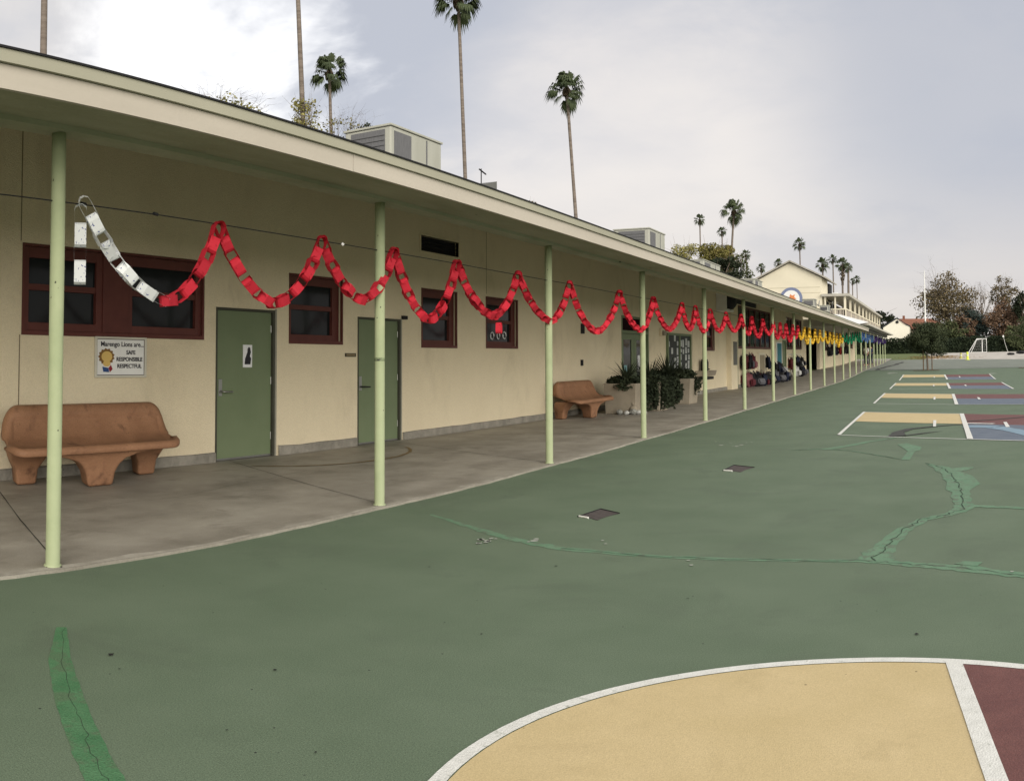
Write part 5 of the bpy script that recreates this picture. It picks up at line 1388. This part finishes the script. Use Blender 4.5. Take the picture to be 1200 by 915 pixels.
# young tree with stakes by the courts
t = tree(-.45, 58.3, 3.35, (1.42, 1.3, 1.2), 'round young tree tied to stakes on the far court', M_deep, nl=16000, ls=.10, trunk=.06, limbs=10, seed=60, clumps=60, grp='young staked trees', base=gz(58.3), cz=2.05)
for dx in (-.28, .28): MB().tube([(dx, 0, 0), (dx, 0, 1.35)], .035, 6).build('stake', M_wood, t)
t = tree(6.4, 59.0, 3.2, (1.3, 1.3, 1.05), 'young tree trunk just entering at the right edge', M_tree, nl=5000, ls=.10, trunk=.07, limbs=9, seed=61, clumps=30, grp='young staked trees', base=gz(59), cz=2.4)
for x, y, lb in ((-.55, 58.3, 'tree_bed'), (6.4, 59.0, 'tree_bed')):
    sheet('tree_bed', [[(x - .85, y - .5), (x + .85, y - .5), (x + .85, y + .5), (x - .85, y + .5)]], .016, M_wood)

# houses beyond the hedge
hs = thing('white_house', 'plain white gabled house with a small round vent beyond the hedge', 'house', (-5.5, 136, 1.3))
def X(px): return px
MB().add([(-2.2, 0, 0), (1.75, 0, 0), (1.75, 0, 4.15), (1.1, 0, 4.45), (-.05, 0, 5.35), (-2.2, 0, 4.05), (-2.2, 8, 0), (1.75, 8, 0), (1.75, 8, 4.15), (1.1, 8, 4.45), (-.05, 8, 5.35), (-2.2, 8, 4.05)],
         [(0, 1, 2, 3, 4, 5), (11, 10, 9, 8, 7, 6), (1, 7, 8, 2), (0, 5, 11, 6)]).build('wall', M_wwall, hs)
MB().add([(-2.5, -.15, 3.95), (-.05, -.15, 5.42), (-.05, 8.1, 5.42), (-2.5, 8.1, 3.95), (-4.9, 8.1, 3.9), (-4.9, 3, 3.9), (-2.5, 3, 5.3), (-.05, -.15, 5.55), (-2.5, -.15, 4.08)], [(0, 1, 7, 8), (8, 7, 2, 3), (0, 8, 3)]).build('roof', M_slate, hs)
MB().add([(-.05, -.15, 5.42), (1.15, -.15, 4.52), (1.9, -.15, 4.15), (1.9, 8.1, 4.15), (1.15, 8.1, 4.52), (-.05, 8.1, 5.55), (-.05, -.15, 5.55), (1.15, -.15, 4.65), (1.9, -.15, 4.28)], [(0, 1, 7, 6), (1, 2, 8, 7), (6, 7, 4, 5), (7, 8, 3, 4)]).build('roof', M_slate, hs)
vt = MB(); vt.lathe([(0, 0), (.24, 0), (.24, .06), (0, .06)], 14); o = vt.build('vent', M_black, hs); o.rotation_euler = (PI / 2, 0, 0); o.location = (-.05, -.03, 4.85)
h2_ = thing('tiled_house', 'house with a red tiled hip roof behind the white gable', 'house', (-3.0, 152, 1.3))
MB().box((-5, 0, 0), (5.4, 8, 4.3)).build('wall', M_planter, h2_)
MB().add([(-5.6, -.5, 4.2), (6, -.5, 4.2), (6, 8.5, 4.2), (-5.6, 8.5, 4.2), (-3.4, 3.5, 6.1), (2.8, 3.5, 6.0)], [(0, 1, 5, 4), (1, 2, 5), (2, 3, 4, 5), (3, 0, 4)]).build('roof', M_tile, h2_)
MB().box((-2.4, 3.2, 5.9), (-2.0, 3.8, 6.6)).build('chimney', M_tile, h2_)
fp = thing('flagpole', 'tall white flagpole without a flag rising behind the young tree', 'flagpole', (-1.2, 127, gz(127)))
MB().tube([(0, 0, 0), (0, 0, 6), (0, 0, 11.7)], [.13, .10, .05], 8).build('pole', M_wpaint, fp)
MB().lathe([(0, 11.7), (.07, 11.75), (0, 11.85)], 8).build('finial', M_wpaint, fp)
# soccer goal
gl = thing('soccer_goal', 'white soccer goal seen side on in front of the hedge', 'soccer goal', (6.9, 126, gz(126)))
fr = MB()
fr.tube([(.45, 0, 0), (.45, 0, 1.95), (-.9, .0, 1.95)], .05, 6)
fr.tube([(.0, 3, 0), (.0, 3, 1.9), (-.75, 3, 1.9)], .07, 6); fr.tube([(.45, 0, 1.95), (0, 3, 1.9)], .07, 6); fr.tube([(-.9, 0, 1.95), (-2.1, 0, .05)], .05, 6)
fr.tube([(-.75, 3, 1.9), (-1.6, 3, .05)], .05, 6); fr.tube([(-2.1, 0, .05), (-1.6, 3, .05)], .04, 6); fr.tube([(-2.1, 0, .05), (.45, 0, .05)], .04, 6)
fr.build('frame', M_wpaint, gl)
nm_ = MB()
for i in range(9):
    a = i / 8; nm_.tube([(.4 - 1.2 * a, .0, 1.9), (.4 - 2.4 * a, 0, .1)], .008, 3)
    nm_.tube([(.4 - 1.3 * (1 - a) * .0 - .0, 0, .1 + 1.8 * a), (-2.05 + 1.15 * a, 0, .1 + 1.8 * a)], .008, 3)
nm_.build('net', mat('net_grey', (.35, .35, .35), .8), gl)
# small things at the far side of the court
def cone(x, y, label, m, h=.55):
    t = thing('marker_post', label, 'marker', (x, y, gz(y)), 0, 'yellow markers at the field edge')
    MB().lathe([(.26, 0), (.26, .03), (.12, .05), (.11, h * .9), (.08, h), (0, h)], 12).build('body', m, t)
    MB().lathe([(.115, h * .5), (.118, h * .5), (.118, h * .62), (.1, h * .62)], 12).build('band', M_paper, t)
    return t
M_cy = mat('marker_yellow', (.62, .68, .08), .6); M_cy2 = mat('marker_dull_yellow', (.38, .36, .12), .7)
cone(3.25, 88.2, 'bright yellow marker standing at the field edge', M_cy, .78)
cone(2.75, 93.0, 'duller yellow marker left of the bright one', M_cy2, .6)
for x, y, s, lb in ((8.9, 104, .45, 'black rounded bag on the dirt, left of the pair'), (10.6, 109, .62, 'longer black bag on the dirt near the right edge')):
    bm = bmesh.new(); bmesh.ops.create_icosphere(bm, subdivisions=3, radius=1)
    for v in bm.verts: v.co *= 1 + .25 * noise.noise(v.co * 1.7 + Vector((x, 0, 0))); v.co = Vector((v.co.x * s, v.co.y * s * .6, v.co.z * s * .34))
    me = bpy.data.meshes.new('duffel_bag'); bm.to_mesh(me); bm.free(); me.materials.append(M_black)
    o = bpy.data.objects.new('duffel_bag', me); C.objects.link(o); o.location = (x, y, gz(y) + s * .3)
    tag(o, lb, 'bag', 'dark bags on the dirt field')
pole = thing('leaning_post', 'thin white leaning post before the hedge at the right', 'post', (9.6, 124, gz(124)))
MB().tube([(0.6, 0, 0), (.2, 0, 1.3), (0, 0, 2.2)], .04, 6).build('pole', M_metal, pole); B('cap', (-.10, -.06, 2.1), (.10, .06, 2.35), M_wpaint, pole)
kid = person(.85, 112, 'tiny figure in pale clothes walking on the grass behind the young tree', (.5, .5, .5), (.05, .05, .06), .6, 1.5)
kid.scale = (.75,) * 3
kid['group'] = 'people on the far walkway'; del kid['group']
# fallen leaves scattered on the lawn edge
lf = MB(); q = random.Random(70)
for _ in range(900):
    x = q.gauss(.2, 1.6); y = q.uniform(93, 108); s = q.uniform(.08, .2); a = q.uniform(0, PI)
    z = gz(y) + .03; c_, s_ = math.cos(a) * s, math.sin(a) * s
    lf.add([(x - c_, y - s_, z), (x + s_ * .6, y - c_ * .6, z + .02), (x + c_, y + s_, z), (x - s_ * .6, y + c_ * .6, z + .02)], [(0, 1, 2, 3)])
tag(lf.build('fallen_leaves', mat('fallen_leaf', (.30, .16, .05), .9, col2=(.45, .30, .09), scale=3)), 'orange fallen leaves scattered on the lawn', 'leaves', kind='stuff')
lt = MB()
for x, y, s in ((130, 768, .018), (322, 786, .010), (140, 785, .008), (370, 883, .006), (266, 857, .007), (564, 744, .008), (503, 665, .01), (652, 664, .012), (1074, 744, .012), (806, 702, .008)):
    p = PG(x, y); n_ = 7
    lt.add([(p[0] + s * math.cos(i * 2 * PI / n_) * q.uniform(.4, 1.3), p[1] + s * math.sin(i * 2 * PI / n_) * q.uniform(.4, 1.3), .006) for i in range(n_)], [tuple(range(n_))])
tag(lt.build('court_debris', M_crack), 'scattered dark crumbs and leaf bits on the near court', 'debris', kind='stuff')
